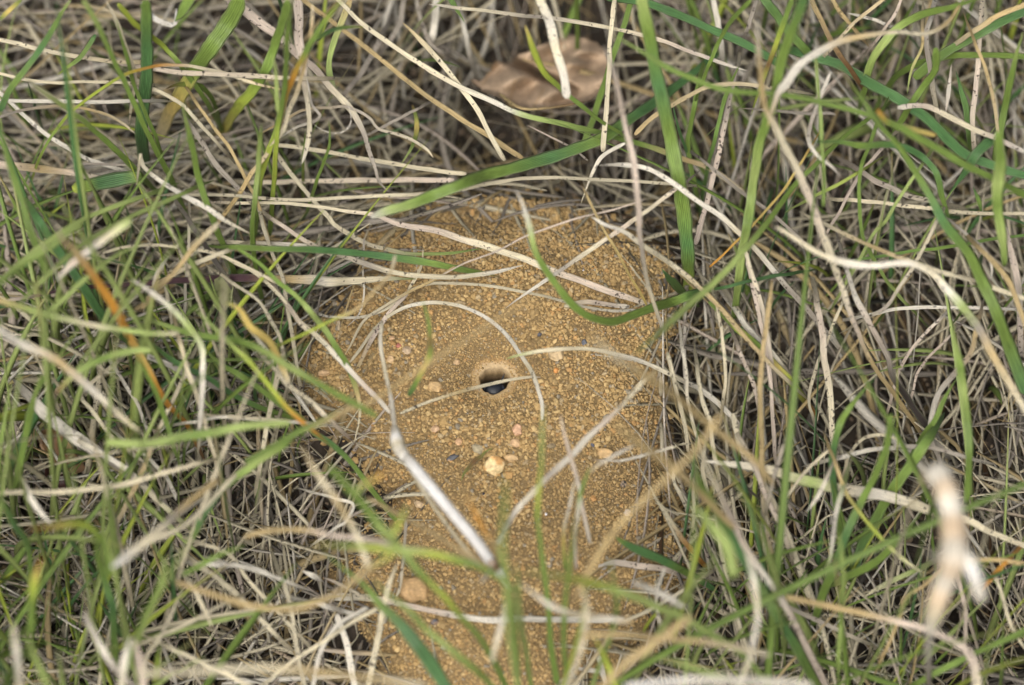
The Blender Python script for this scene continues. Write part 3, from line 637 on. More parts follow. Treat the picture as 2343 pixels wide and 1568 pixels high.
S z 6,8,8,10,13,16,18,20,24,26,20,14,8 pdpdddddddtSsssg b 35,684,25 104,674 174,660 278,653 347,646 417,641 521,637 631,639 718,642 760,645 805,642 874,638 950,640,10|dark purple culm lying level that ends in a pale split sheath on the sand
S z 10,9,10,13,14,14,12,12,11,9,5 sssSsnsssSS b 540,556,20 610,558 700,563 760,577 840,605 892,622 961,633 1030,635 1100,628 1150,618 1198,608,12|pale straw curving under the level green blade to a white tip
B z 6,14,18,20,19,17,15,12 bggGGggg a 1148,636,5 1100,625 1030,611 961,597 857,584 753,574 648,571 545,566,38|green blade lying almost level across the upper left of the mound
B z 9,11,13,15,17,17,15,12,9,9 gggllggtss b 545,568,45 596,604 631,639 673,674 708,712 739,750 767,792 794,833 815,889 822,924 820,965 808,1018,10|green blade curving steeply down along the left edge of the mound
S z 13,14,15,15,13 ppsSpS - 655,695,22 683,736 718,764 753,795 787,830 815,861 840,889 864,913 892,945,22|thick pinkish straw running down to the knee of the white stalk
S z 7,8,9,9,9,10,10,9 sssSsSSSsSS - 801,830,1 822,802 846,767 874,736 909,712,6 944,698 989,691 1031,695 1065,703 1107,722 1142,750 1169,781,14 1190,813 1201,830 1217,854 1230,889 1240,925 1241,960,10|thin pale straw bent in a round arch above the burrow hole
S O 7,8,8,8 sSsssS - 90,400,6 200,460 330,475 450,465 560,420 680,330 780,280 880,270 1050,275,6 1250,300 1450,335 1600,370 1750,410 1900,435 2040,430,6|long S-shaped straw snaking over the sand behind the hole
S O 7,8,9,8,6 sstsssS b 640,1035,10 800,970 1000,910 1120,880 1250,850 1400,825 1470,822,9|thin pale straw lying right across the burrow hole
S z 8,9,9,10,11,13,14,12 lssSsSSns a 1157,821,22 1207,810 1266,800 1343,798 1420,812 1478,831 1536,858 1572,877 1600,890 1650,930 1690,970,8|pale straw starting just right of the hole and bowing down to the right
S O 11,11,11,9 pppt - 690,330,6 620,400 560,470 490,580 450,650 385,785,4
S O 4,7,8,7 s a 783,55,14 775,150 740,230 690,310,5
S O 7,7,8,7,6 tttsst b 970,170,12 880,230 780,280 680,330 560,400 430,490 350,640 315,700,4|tan straw that dips from the level blade to the mound's left flank
S O 8 sttyyg - 615,105,45 580,220 500,300 400,410 280,470 180,520 0,605,45
S O 5 nSn b 430,0,14 425,200 432,330 405,450 330,530,6
B z 12,14,15,14,13,13 GgYgbggg b 933,906,32 960,862 983,815 985,777 979,730 965,686,50|short green blade with yellow and brown bands left of the burrow hole
B z 5,6,7,8,8,9,11,13,12 tttttttgg a 1304,645,97 1169,711 1091,761 1014,808 936,862 882,900 832,928 793,936 740,965 665,1000 560,1060,55|thin blurred tan grass stem crossing the mound's left half at a slant
B z 24,26,24,22,20,20,19,18,16,15,14,11 GGggggggglSS b 1577,676,10 1540,690 1501,702 1449,722 1397,736 1345,722 1310,698 1279,663 1258,632 1237,601 1220,559 1209,514 1195,470 1180,435,52|green blade sweeping in a hook behind the hole to a whitish tip
B g 12,22,24,18 Gg a 1140,290,22 1180,350 1220,390 1280,450,6
S z 8,10,11,12,15,16,15,14,15,14 tsspSSnsSnS - 1505,847,42 1466,879 1432,917 1390,959 1345,1000 1310,1040 1258,1089 1220,1127 1188,1162 1164,1197 1137,1245,25|long straight stick leaning over the lower right half of the mound
S N 8,9,10,9,8,8 SpSpppp b 1640,1450,20 1570,1120 1545,960 1520,830 1470,640 1430,500 1380,330 1355,180,40|thin pinkish twig forking upward right of the cream pebble
S N 7,7,8,10 SsSsYg a 1500,830,38 1480,880 1450,1050 1400,1250 1385,1400 1395,1700,22
S N 8,8,9,11,11 pppSggg b 1505,1700,22 1500,1450 1505,1300 1530,1150 1550,960 1590,830 1640,690,42
S N 8 tSn b 1640,760,38 1700,690 1850,600 2040,500 2100,480,42
S N 8,8,7,5 sSSn b 2500,490,22 2343,530 2100,600 1900,640 1660,625,18|curved pale straw reaching left over the lower right sand
B z 17,16,14,12,11,10,8,6 ggggyglg b 1275,1568,22 1260,1480 1250,1350 1237,1240 1230,1163 1235,1093 1239,1023 1242,965 1246,930,70|slim upright green stalk standing in front of the hole's right side
B N 6,12,12,5 gbg ab 375,830,3 400,760 440,710 500,640 570,590 610,545 690,500,4|tiny green leaf clipping lying beside the cream pebble
B z 9,12,12,12 gl a 1150,1075,110 1155,1150 1150,1250 1158,1350 1165,1450 1185,1580,60
S z 7,8,9,10,10 tootgg a 1047,1109,62 1079,1158 1098,1195 1117,1226 1135,1256 1160,1330 1175,1430,30|small twig with an orange joint right of the thick white stalk
S z 8,13,15,14,13,12 tsttttt a 1345,760,112 1397,808 1466,853 1550,912 1620,970 1720,1050 1770,1110,60|fluffy-looking blurred tan stem crossing right of the hole
S z 10,11,12,12,12,10 tttttt b 1650,950,100 1588,1033 1494,1124 1414,1207 1345,1311 1315,1375,65
S z 8,13,15,14,12 tttt a 1398,965,102 1432,993 1479,1028 1530,1060 1600,1130 1680,1210,60
S z 7,12,14,18,15,14,15,20,22,22,20,17,14 sssSSSsSlntsst - 1774,521,60 1816,545 1868,577 1902,590 1954,604 2006,609 2059,603 2093,608 2138,632 2163,660 2190,688 2218,722 2246,761 2267,809 2319,896 2355,960,45|thick whitish culm looping over the right-hand side like a bow
S h 11 sstss b 650,20,38 850,120 1050,200 1250,270 1400,320 1570,372,44
S h 9,12,15,14,12,14,18,28,16 nnSpnkkSn - 740,260,30 800,460 870,600 950,740 1020,870 1050,1000 1150,1150 1280,1330 1360,1450,6|dark-stained grey straw widening downward on the right
S h 10,14,15,14,12,12 ntnSnn - 1600,700,30 1560,850 1450,990 1350,1130 1310,1280 1300,1400 1340,1500,10|twisted grey and brown straw curling down right of the dark-stained one
B h 6,14,17,20,22 gggGg a 1480,1010,28 1400,1130 1330,1280 1250,1400 1150,1590,10|ridged green blade rising to the right in the lower right
B z 10,15,20,21,20,21,18,8 ggyggYyybo - 1622,690,18 1675,743 1711,774 1746,809 1781,844 1815,879 1843,917 1872,960,5|striped green and yellow blade with brown bands slanting down right of the mound
B z 5,13,18,20,20,20,20,20,16 GggGGgGG a 2005,860,45 1972,896 1941,934 1920,972 1909,1018 1902,1058 1905,1110 1915,1180 1930,1260,8|dark green blade curving upward to a point in the right grass
B z 13,18,20,20,22,24,24,22 ggggGgg - 2036,948,56 2031,993 2024,1035 2000,1093 1972,1145 1937,1214 1913,1284 1885,1353 1860,1430,8|green blade with a blunt cut top in the lower right
B z 10,18,22,22,22,22,20 llglggg a 2177,736,62 2184,785 2197,844 2204,896 2211,965 2215,1050 2210,1150,22|bright blurred green blade standing upright near the right edge, above the pale twig
S z 10,13,14,14,14,12 tttstttt b 1777,1340,5 1767,1284 1756,1214 1746,1127 1742,1050 1739,896 1746,809 1756,722 1765,640,48|upright tan culm right of the mound
S h 11 pppp - 80,200,22 130,400 180,620 230,900 260,1200 280,1500,12
S z 14,16,17,17,16,15 ssnsssss - 1677,945,20 1694,1023 1722,1069 1763,1145 1791,1204 1815,1260 1833,1311 1852,1368,8|stout dotted straw with a blunt end slanting down in the lower right grass
S h 15,17,17,14 spsp - 560,550,18 590,700 600,900 640,1100 660,1400,12
S h 9 s - 720,520,15 620,760 540,950 500,1150 520,1250,12
S h 9 Spp - 1360,630,16 1230,750 1130,890 1080,1020 1040,1150,8|pinkish straw bent at its top in the dark hollow at right
S h 7 p - 1440,720,15 1300,860 1220,980 1170,1150,8
S h 10 S - 900,595,12 1080,560 1300,545 1500,545 1860,560,14
S h 9 s a 1110,1420,22 990,1385 900,1390 830,1430 760,1520 740,1600,15
S h 12,13,12 SSnS - 690,1535,20 900,1480 1100,1465 1300,1470 1500,1520,18|white straw lying level left of the twisted grey one
S h 17,18,14,12 spp - 30,570,12 100,680 180,770 300,900,8
S h 10 nsns - 1345,-20,32 1260,150 1180,280 1080,430 1000,550 910,600,22
S h 8 nS b 1510,40,32 1600,110 1680,200 1700,300 1690,370,28
S h 12,16,18,17,14 nppnpn - 1790,0,24 1840,200 1880,400 1890,650 1900,870,18|brownish speckled straw standing along the right edge
S h 14 tt - 1650,190,45 1780,330 1860,480 1940,700,35
S h 11 s - 1700,410,32 1960,500,34
B h 10 G - -10,400,22 200,355 340,330,18
B h 9 GgG - 860,230,18 1200,170 1400,150 1700,100 1960,66,20
S z 10,14,16,20,26,30,30,28,26,22 ssssssSslsS b 2360,1255,18 2267,1218 2215,1190 2145,1173 2093,1155 2024,1134 1954,1124 1892,1110 1833,1096 1756,1075 1610,1055,20|long thick pale straw running level behind the pale twig
S z 14,14,16,16,20,24,30 tttppppstt - 1798,1367,50 1885,1385 1954,1398 2041,1419 2111,1437 2180,1468 2215,1492 2232,1530 2236,1590,38|blurred pinkish stem bending down at a joint under the pale twig
B z 12,20,24,26,25,26,26,28 gggGGgGgll a 1578,1035,72 1605,1110 1633,1162 1668,1218 1702,1277 1735,1340 1770,1400 1815,1470 1880,1590,8|large green blade lying down the lower right of the mound
S z 10,13,15,15,16,17 ssppSpppt a 1594,1015,75 1622,1086 1661,1162 1695,1232 1727,1287 1784,1371 1830,1450 1880,1550,15|pinkish white straw lying along the large green blade at lower right
S z 12,13,12,13,12,11 sSsSSsS a 1698,1235,78 1722,1322 1729,1371 1732,1423 1722,1475 1708,1527 1688,1580,60|blurred white wavy straw hanging below the large green blade
B z 14,17,17,15 Ylylyggl a 708,1246,92 787,1246 857,1253 926,1260 996,1270 1065,1287 1120,1308 1180,1350,55|lime green blurred blade lying level left of the white stalk's foot
B z 14,17,18,17,15 lylllgll a 1195,1305,96 1293,1322 1362,1336 1414,1353 1466,1371 1518,1395 1570,1416 1630,1455 1700,1500 1770,1580,40|lime green blurred blade arching down to the right from the white stalk's foot
B z 14 l a 1477,1499,80 1553,1517 1605,1534 1680,1555,70
S z 15 wSSS - 1430,1572,90 1570,1556 1675,1556 1780,1562 1860,1572,88|broad blurred white straw touching the bottom edge right of centre
B z 12,22,24,20 gg a 2110,1170,32 2058,1232 2006,1284 1954,1312 1925,1325,12
B z 14 lg a 1918,1218,62 1927,1301 1927,1371 1920,1490,30
S l 10 ttys b 680,120,38 760,320 850,450 1000,630 1100,720 1250,830,30|straight tan stem slanting down to the right, left of the pale twig
S l 12,12,11,8,6,5 slSSls b 720,290,38 680,450 660,600 640,720 590,810 480,860,30
S l 13,13,9 sls b 1190,815,16 1000,900 860,990,14
B z 12,16,18 gg - 2360,1432,32 2300,1462 2232,1495 2180,1520 2120,1550,25
S l 12 tt - 1960,775,26 1750,745 1590,735,25
S l 12 o b 1790,765,26 1700,860 1650,950,20
S l 9 t - 1350,815,30 1250,920 1130,1000 1100,1120 1020,1300,24
S l 9 s b 1730,850,22 1780,1000 1830,1180 1940,1350,18
S l 10 p - 1490,880,20 1530,1100 1530,1300,15
S l 8 s - 650,0,25 500,140 350,340,22
S l 6,10,11,7 sS b 620,190,32 560,320 480,435,30
S l 11 sns - 330,-10,28 290,130 240,320,22
B l 26,28,28,26 GggGG - 1260,-20,24 1150,150 1050,280 950,450 850,650 800,800,8
S l 11 sns - 370,1060,14 550,1140 800,1250,12
B k 12,20,22,23,21,18,10 kgGGGgGG a 820,580,20 870,620 950,665 1100,725 1250,800 1400,880 1500,955,6|short dark green blade with a pale rolled edge lying on the mound's lower right
S z 15,17,18,17 SnpppS a 1370,1297,3 1404,1287 1466,1294 1518,1301 1570,1315 1690,1338,5|pinkish grey stick lying level under the short dark green blade
S k 14,15,16,12 SSSS - 950,890,60 1100,950 1200,1000 1290,1055,60|short blurred white straw piece over the lower right sand
S k 8 Ss - 1160,795,32 1110,930 1100,1080 1130,1190,25
S k 10 ss - 1340,900,18 1100,1050 890,1150,12
S z 14,18,17,14,13,15,16,15,14,12 SSSsppSSSSS - 753,1364,6 805,1367 857,1371 926,1385 996,1398 1065,1412 1135,1419 1188,1416 1258,1419 1362,1419 1428,1415,6|long whitish stick lying level below the oval tan pebble
S z 13,15,15,13 ssstts - 310,1537,95 451,1537 548,1530 665,1530 753,1540 850,1550 975,1570,90|blurred cream straw lying level along the bottom edge, left of centre
S z 12,13,13,12,11 ttttttty - 400,1332,60 451,1350 521,1371 590,1388 665,1394 718,1380 770,1357 815,1325 857,1294 900,1270,78|tan stem sagging in a shallow bow left of the oval tan pebble
S z 12 tstss a 690,1020,85 732,1093 767,1138 794,1187 819,1232 842,1300,70
S z 12,12,13,13 tttppptp - 560,1228,60 614,1215 683,1213 753,1225 857,1238 926,1253 996,1263 1100,1292,60
B z 16,20,22,20,15,14,16,16 gggllgyggg - 753,1068,92 794,1114 832,1159 864,1197 892,1228 926,1266 961,1312 1013,1364 1048,1405 1100,1461 1135,1520 1165,1590,30|long blurred green blade slanting down to the bottom over the oval pebble's right
B j 8,12,13,12 oYlg - 960,170,92 880,220 800,270 740,320,88
B z 8,12,14,20,32,36,34 ggggGGG a 735,1260,56 787,1301 840,1346 874,1388 926,1440 978,1510 1030,1590,42|blue-green blade widening toward the bottom edge
B z 9,14,16,16 llglgg a 853,1325,70 892,1364 944,1405 978,1443 1030,1485 1100,1544 1140,1590,50
S j 13,14,14,14 ssss a 1055,760,30 1000,900 960,1060 930,1200 890,1400 850,1590,15|straight pale straw running down to the bottom edge left of the blue-green blade
S j 8,12,13,12 sSss a 1755,1020,58 1740,1150 1700,1300 1670,1420,55
B z 9,14,15,15 lgg a 1165,1330,75 1170,1380 1180,1450 1185,1580,35
B z 10,14,14 glg a 1180,1290,70 1190,1400 1215,1580,30
B z 8,12,13,13 gggg a 1318,1170,72 1303,1300 1288,1450 1300,1580,30
B z 8,12,12,13 lglg a 1392,1280,80 1408,1350 1405,1420 1350,1580,30
B z 10 ly a 1342,1330,70 1335,1400 1320,1460 1285,1580,35
S k 12,13,12,12 ssss a 615,930,75 640,1060 620,1250 560,1450 500,1590,60|blurred white straw rising from the bottom edge, right of centre
S k 10,12,12,12 sSsSt a 190,880,62 400,1040 600,1110 800,1130 950,1150,60
B z 20,24,26,24 lll a 1580,1150,92 1622,1197 1661,1249 1680,1320,80|wide blurred lime patch of a blade beside the large green one
S z 13 ttts - 1330,1455,72 1414,1450 1484,1457 1570,1467 1640,1474 1760,1500,70
S z 14,16,17,16 ttttt - 1580,1410,92 1484,1482 1432,1517 1370,1580,85
B k 12,15,16 yyg a 690,1250,55 760,1380 830,1560,40
S k 8,11,13,12 ssobb a 1080,310,26 1170,440 1240,560 1330,680 1440,800,4|straw with an orange and brown lower half at the mound's lower right rim
S k 12 S - 700,1330,6 740,1450 770,1590,5
S k 11 S - 590,1460,8 740,1480,8
S i 10,15,16,15 sSSS b 130,180,55 200,330 270,430 340,510,50
S i 12,13,13,11 sssss - -20,305,45 120,298 400,290 700,260 900,220 1150,150 1280,115,48|pale straw lying nearly level across the lower left grass
S i 13 sts - 1000,0,30 940,150 880,280 820,410,24
S i 14 sSsl - 600,0,26 750,90 850,160 950,260 1050,360 1130,430,20
S i 10 S b 880,0,20 980,80 1050,150 1110,220 1150,300 1160,350,16
S z 24,21,17,15,13 wSssntt a 255,1300,78 295,1270 340,1235 382,1197 425,1155 500,1095,60|thick blurred straw with a rounded white end in the lower left
S z 12,12,12 ssss - 340,1242,52 417,1204 469,1159 503,1124 538,1089,48
B z 13,18,20,18,16,18,15,14 GgGGglgggl b 451,1211,38 468,1176 503,1127 538,1093 590,1055 642,1023 665,1000 700,979 753,955 815,927,68|dark green blade curving up from the lower left toward the mound
B z 10,14,18,18,18,18,16,14 glgggllggg a 285,719,42 347,736 417,757 486,771 544,778 596,799 648,830 700,861 753,892 805,920 862,952,72|long green blade reaching right from the left tuft to the mound's edge
B z 12,16,16,16,15,14,14 ggggGgg a 460,785,42 500,830 544,854 579,879 631,917 683,955 718,990 760,1018 801,1056 850,1120 905,1190,5|green blade slanting down under the left rim of the mound
B z 14,20,20,18,12 lYYYYs a 505,690,62 545,705 573,747 614,781 642,833 662,880,42|short blurred yellow blade among the greens left of the mound
B z 9,13,13,13,11 llyyoog a 440,700,62 503,764 556,816 608,872 653,927 700,970,48
S f 10,10,10,11,10 ssssss - 160,-20,26 220,170 290,350 330,600 370,800 400,990,16|straight dotted straw slanting down past the purple culm's left end
S f 9 s - 0,262,26 150,350 330,530,22
S f 9 s - -30,390,32 130,500 220,640 280,760 300,860,28
S f 12 sps - 270,-10,24 400,80 520,150 640,205,20
S f 8 s - -40,1265,28 250,1290 520,1310,26
S f 12 ssp - 260,980,32 330,1060 500,1180 590,1270,28
S f 13 s - 150,1568,20 190,1350 240,1100 290,850,20
S e 12 stttt - 1440,-10,60 1300,120 1180,270 1100,360 1020,440 930,560,50|tan stem slanting down to the left beside the dark purple culm
S e 8,12,12,8 SSs ab 1110,210,36 1060,280 1020,350 1000,420,34
S e 8 ssss - 560,230,32 800,150 1000,135 1200,155 1400,190 1600,270 1830,390,28|thin straw arching over the dark purple culm's left half
S e 12 sst - 1450,190,34 1300,250 1170,320,30
S e 8 sS - 1245,0,16 1240,250 1220,400 1215,580,12
S e 12,15,14 nkn - 1260,0,30 1350,130 1470,330,24
S e 9,10,10,10 sssS - 735,935,28 540,1110 600,1220 700,1360 780,1440 960,1570,20|straw folded sharply into a narrow angle in the left grass
S e 10 nS - 740,920,22 820,1050 900,1180 960,1330,18
S e 14,16,16,12 SSnS - 970,870,24 1150,940 1280,1020 1450,1080,20
S e 13 tsst - 1190,780,42 1230,950 1280,1080 1330,1230 1370,1370 1430,1570,30
S e 11 ss - 1230,960,28 1160,1120 1080,1290 1000,1450,22
S e 8 S - 1280,1300,28 1500,1265 1960,1305,26
S z 26,32,34,28,20,14 nSSnSs - 88,928,24 120,960 170,1000 222,1035 275,1070 330,1110 385,1165,16|broad ridged grey straw sheath lying in the left grass
B z 8,13,14,14 lgl a 24,870,55 15,930 5,1000 -5,1080,40
B z 9,13,14,14 lggg a 182,748,60 146,802 115,847 80,903 60,970 50,1050,35
B z 12,18,20,20 lgggg a 95,850,60 75,930 62,980 45,1060,35
B z 12,17,18,15 blgll - 128,900,58 167,861 208,833 260,812 315,802 345,803,62
B z 10,14,15,12 ggg a 310,800,60 330,844 354,896 378,958 395,1010,30
B z 14,22,22,18 llgll - 665,969,65 556,976 486,990 417,997 347,1014 240,1014,60|wide blurred green blade lying level left of the mound's lower part
B z 12,15,16,15 gGGgg a 309,750,46 347,785 399,826 469,861 521,896 590,931 655,950,12
B z 12,16,18,17 ggGg b 70,1320,30 62,1245 35,1205 15,1165 -5,1120,72
B z 10,18,20,18 oYygg a 98,1275,82 83,1315 74,1370 70,1450,60
B z 10,18,19,17 oYygg a 62,1212,82 105,1207 156,1200 200,1205 240,1250 250,1320,50
B z 14,19,20,18 ggGgg a 222,1215,62 222,1266 236,1325 257,1388 262,1460,25
B z 16,20,20,16 lggg a 378,1275,72 368,1335 354,1370 330,1420 300,1500,45
B z 14,19,20 gg a 248,1110,60 250,1160 262,1230,40
B z 16,20,20 gyg a 365,1475,45 361,1515 360,1590,20
B z 11,13,13,12 ggg a 560,1248,60 503,1270 451,1298 417,1315,50
S z 10 s - 375,1450,32 434,1423 503,1388,30
S z 8,10,10,9 s a 418,1350,42 392,1405 365,1461 337,1500 320,1580,25
S z 8,10,9 s b 440,1346,42 465,1388 488,1440,38
S z 10,12,12,10 SSS b 483,1290,27 538,1294 590,1305 640,1330,24
S z 13 s - 462,1298,24 521,1343 556,1375 620,1440,18
S z 10 s - 462,1245,22 521,1266 566,1325 608,1371 680,1450,15
S z 12,16,16,14 nSnn - 190,1400,60 236,1485 271,1534 330,1590,50
S z 14,17,18 pp a 305,1460,72 320,1510 332,1590,60
S z 12,17,18 SSs a 300,1458,72 285,1510 276,1590,60
S z 14,17,18 sSs a 28,1420,82 38,1503 46,1590,65
B z 10,16,17 lll a 55,1440,80 83,1510 120,1590,60
S z 12 s - 395,1485,32 469,1520 521,1544 590,1580,30
S j 12 S - -20,775,26 150,820 280,870,22
S j 12,12,12 s - 290,880,20 330,1000 370,1200 400,1400 440,1590,12
S j 12,14,12 S - 500,1030,18 600,1055 700,1080 810,1100,16
S j 12,15,10 SS ab 420,815,12 500,850 565,890,10
S j 10 s - 920,1060,26 750,1150 550,1290 380,1400 200,1540,20
S j 12 S - 850,1050,22 650,1180 540,1370 490,1590,16
S j 15,16,14 S - 650,1100,12 720,1300 770,1570,8
S j 9 tt - 850,330,48 1000,410 1200,520 1400,640 1620,780,45
B j 10,14,14 lyl a 1120,380,82 1060,500 1010,600,78
S j 8 SS - 610,330,14 760,370 720,480 650,530,14
S j 7 ns - 1105,480,10 1095,640 1070,900 1045,980,6
S g 10 ss - 1170,840,22 1205,970 1230,1090 1260,1200 1290,1330 1310,1500,8
S g 9 Ss - 1280,850,22 1300,1000 1300,1100 1330,1250 1370,1400,8
S g 8 ns - 1105,900,10 1125,1000 1130,1130,4
S g 9 s - 1500,560,24 1530,700 1550,850 1555,1000 1540,1150,14
S g 12,17,16,11 SSs - 1640,600,14 1700,680 1780,760 1860,850 1916,920,10
S g 11 pp - 1650,830,18 1700,950 1740,1060 1770,1180,12
S g 11 sp - 1690,180,26 1730,330 1790,520 1830,700 1860,900,18
S k 9 sS - 1210,150,16 1225,250 1290,370 1320,440,6
S k 9 ps - 1330,170,16 1345,300 1350,450 1340,560,8
S k 12 sps - 1680,0,24 1760,160 1830,330 1900,480 1960,640,16
S k 10 S - 1805,560,20 1815,700 1800,800,12
S k 7 nkn - 1500,100,20 1580,170 1660,230 1740,300,14
S k 9 s - 1420,30,22 1405,150 1440,300 1500,420,10
S g 11 s - 1380,1010,22 1400,1150 1450,1300 1470,1450 1500,1600,14'''
def words_place(px, py):
    col = ["far left", "left", "centre-left", "centre", "centre-right", "right", "far right"][min(6, max(0, int(px/2342*7)))]
    row = ["top", "upper", "upper-middle", "middle", "lower-middle", "lower", "bottom"][min(6, max(0, int(py/1568*7)))]
    return row, col
CN = {'s': 'pale', 'S': 'whitish', 't': 'tan', 'n': 'grey-brown', 'p': 'pinkish', 'g': 'green', 'G': 'dark green', 'y': 'yellow-green', 'Y': 'yellow', 'o': 'orange', 'l': 'light green', 'd': 'purple', 'b': 'brown', 'k': 'black', 'w': 'white'}
from collections import Counter
auto = []
TR = []
for li, line in enumerate(BLADES.strip().splitlines()):
    body, _, label = line.partition('|'); kind, crop, ws, cols, flag, *pts = body.split()
    D = []
    for p in pts:
        v = [float(q) for q in p.split(',')]; D.append((*todisp(crop, v[0], v[1]), v[2] if len(v) > 2 else np.nan))
    D = np.array(D); k = ~np.isnan(D[:, 2]); arc = np.concatenate([[0], np.cumsum(np.hypot(*np.diff(D[:, :2], axis=0).T))])
    D[:, 2] = np.interp(arc, arc[k], D[k, 2])
    D[:, 2] += np.array([4.0*(7 < q[2] < 36 and float(SD(*at_plane(q[0], q[1], 0)[:2])) < -3) for q in D])
    def far_end(E, Nn):
        t = E[:2]-Nn[:2]; t = t/np.linalg.norm(t); X = np.array([*(E[:2]+t*85), E[2]-17.0]); m_ = X*.5+E*.5; m_[2] = E[2]-6
        p = at_plane(E[0], E[1], E[2]); q = at_plane(X[0], X[1], E[2])
        return (m_, X) if SD(p[0], p[1]) < -1 and SD(q[0], q[1]) < -4 else None
    if not any(q in label for q in ('cut', 'fray', 'blunt', 'short', 'torn', 'piece', 'strip', 'edge')):
        if 'b' not in flag and D[-1, 2] < 50:
            q = far_end(D[-1], D[-2])
            if q: D = np.vstack([D, q]); flag += 'b'; ws += ',%g' % (float(ws.split(',')[-1])*.8)
        if 'a' not in flag and D[0, 2] < 50:
            q = far_end(D[0], D[1])
            if q: D = np.vstack([q[::-1], D]); flag += 'a'; ws = '%g,' % (float(ws.split(',')[0])*.8)+ws
    TR.append((kind, ws, cols, flag, D, label.strip()))
def make_strand(kind, ws, cols, flag, D, label, li):
    r = np.random.default_rng(li+100)
    Q, S = catmull(D, 10.0)                       # smooth the traced line, then place it in space
    hm = D[:, 2].mean()
    P = np.array([at(x, y, max(h, 2.2 if kind == 'S' else 1.2) if SD(*at_plane(x, y, 5)[:2]) > -3 else h) for x, y, h in Q])
    ar = S*arc_len(P); P = P+np.minimum(1, arc_len(P)/40)*(0.11*np.stack([np.sin(ar/6+li), np.cos(ar/7+li*2), np.sin(ar/5+li*3)], -1)+.05*np.stack([np.sin(ar/1.9+li), np.cos(ar/2.3+li), np.sin(ar/2.1)], -1))
    w = np.interp(S, np.linspace(0, 1, len(ws.split(','))), [float(q) for q in ws.split(',')])
    w = w*0.1*(1-Q[:, 2]/1000)*(.9 if kind == 'B' else .95)*(1+.05*np.sin(S*arc_len(P)/2.7+li)+.04*np.sin(S*arc_len(P)/1.1))
    blur = np.clip((Q[:, 2]-45)/60, 0, 1); w = w*(1+0.22*blur)
    u = S*arc_len(P); L = u[-1]; tip = np.full(len(S), 1.0); tl = min(L*.45, 14.0 if kind == 'B' else 7.0)
    if 'a' in flag: tip = np.minimum(tip, 0.12+0.88*np.clip(u/tl, 0, 1)**.7)
    if 'b' in flag: tip = np.minimum(tip, 0.12+0.88*np.clip((L-u)/tl, 0, 1)**.7)
    if 'b' not in flag: tip = np.minimum(tip, .55+.45*np.clip((L-u)/.8, 0, 1))
    if 'a' not in flag: tip = np.minimum(tip, .55+.45*np.clip(u/.8, 0, 1))
    C_ = colour_ramp(cols, S, li)
    if kind == 'B': cr, th, ro, tw = r.uniform(.06, .16), 0.05, r.uniform(-.35, .35), r.uniform(-.3, .3)
    else: cr, th, ro, tw = r.uniform(.10, .26), r.uniform(.05, .11), r.uniform(-.3, .3), r.uniform(-.5, .5)
    v, f, c, uv = sweep(P, w*tip, C_, crease=cr, thick=th, roll=ro, twist=tw)
    org = P[0] if P[0][2] <= P[-1][2] else P[-1]
    nm = {'B': 'grass_blade', 'S': 'dry_straw'}[kind]
    o = link(nm, v, f, M_BLADE, cols=c, uvs=uv, origin=org)
    return o
def arc_len(P): return np.linalg.norm(np.diff(P, axis=0), axis=1).sum()
items = []
for li, (kind, ws, cols, flag, D, label) in enumerate(TR):
    o = make_strand(kind, ws, cols, flag, D, label, li)
    items.append((o, kind, ws, cols, flag, D, label))
# labels for the ones not described by hand: look first, then neighbours, then place
def describe(kind, ws, cols, D, level):
    w = np.mean([float(q) for q in ws.split(',')]); h = D[:, 2].mean()
    dx, dy = D[-1, 0]-D[0, 0], D[-1, 1]-D[0, 1]; a = abs(math.degrees(math.atan2(dy, dx))); a = min(a, 180-a); slant = dx*dy
    run = "level" if a < 14 else "upright" if a > 74 else ("slanting down rightward" if slant > 0 else "slanting down leftward")
    chord = math.hypot(dx, dy); arc = np.hypot(*np.diff(D[:, :2], axis=0).T).sum(); bent = "bent " if arc/chord > 1.08 else ""
    size = ("long" if arc > 420 else "short" if arc < 170 else "")+(" thin" if w < 9.5 else " broad" if w > 17 else "")
    blur = "blurred" if h > 55 else ""
    cnt = [c for c in cols if c in CN]; main = Counter(cnt).most_common(1)[0][0]; colr = CN[main]
    oth = [c for c in (cnt[0], cnt[-1]) if CN[c] != colr]
    extra = f", {CN[oth[0]]} at one end," if oth and size.count(' ') < 2 and level >= 1 else ""
    mid = D[len(D)//2]; row, col = words_place(mid[0], mid[1])
    noun = 'blade' if kind == 'B' else 'straw'
    r_ = ' '.join(f"{blur} {size} {bent}{colr} {noun}{extra} {run}, {row} {col}".replace(' ,', ',').split())
    return r_ if len(r_.split()) <= 12 or level == 0 else describe(kind, ws, cols, D, 0)
lab = {}
for it in items:
    o, kind, ws, cols, flag, D, label = it
    if not label: label = describe(kind, ws, cols, D, 1)
    lab.setdefault(label, []).append(it)
for label, its in list(lab.items()):
    if len(its) > 1:
        P_ = np.array([i[5][len(i[5])//2, :2] for i in its])
        axis = int(np.ptp(P_[:, 0]) < np.ptp(P_[:, 1])); order = np.argsort(P_[:, axis])
        nm = (["leftmost", "rightmost"], ["uppermost", "lowest"])[axis]
        for rank, idx in enumerate(order):
            q = nm[0] if rank == 0 else nm[1] if rank == len(order)-1 else "middle" if len(order) == 3 else f"{['second','third','fourth'][rank-1]} from {'left' if axis == 0 else 'top'}"
            its[idx][0]['_lab'] = f"{label}, {q} of {['','','two','three','four','five','six'][len(order)]}"
    else: its[0][0]['_lab'] = label
for o, kind, *_ in items:
    l = o['_lab']; del o['_lab']
    if len(l.split()) > 16: print("LONG", l)
    tag(o, l, "grass blade" if kind == 'B' else "straw", "green grass blades round the mound" if kind == 'B' else "dry straws lying in the grass")
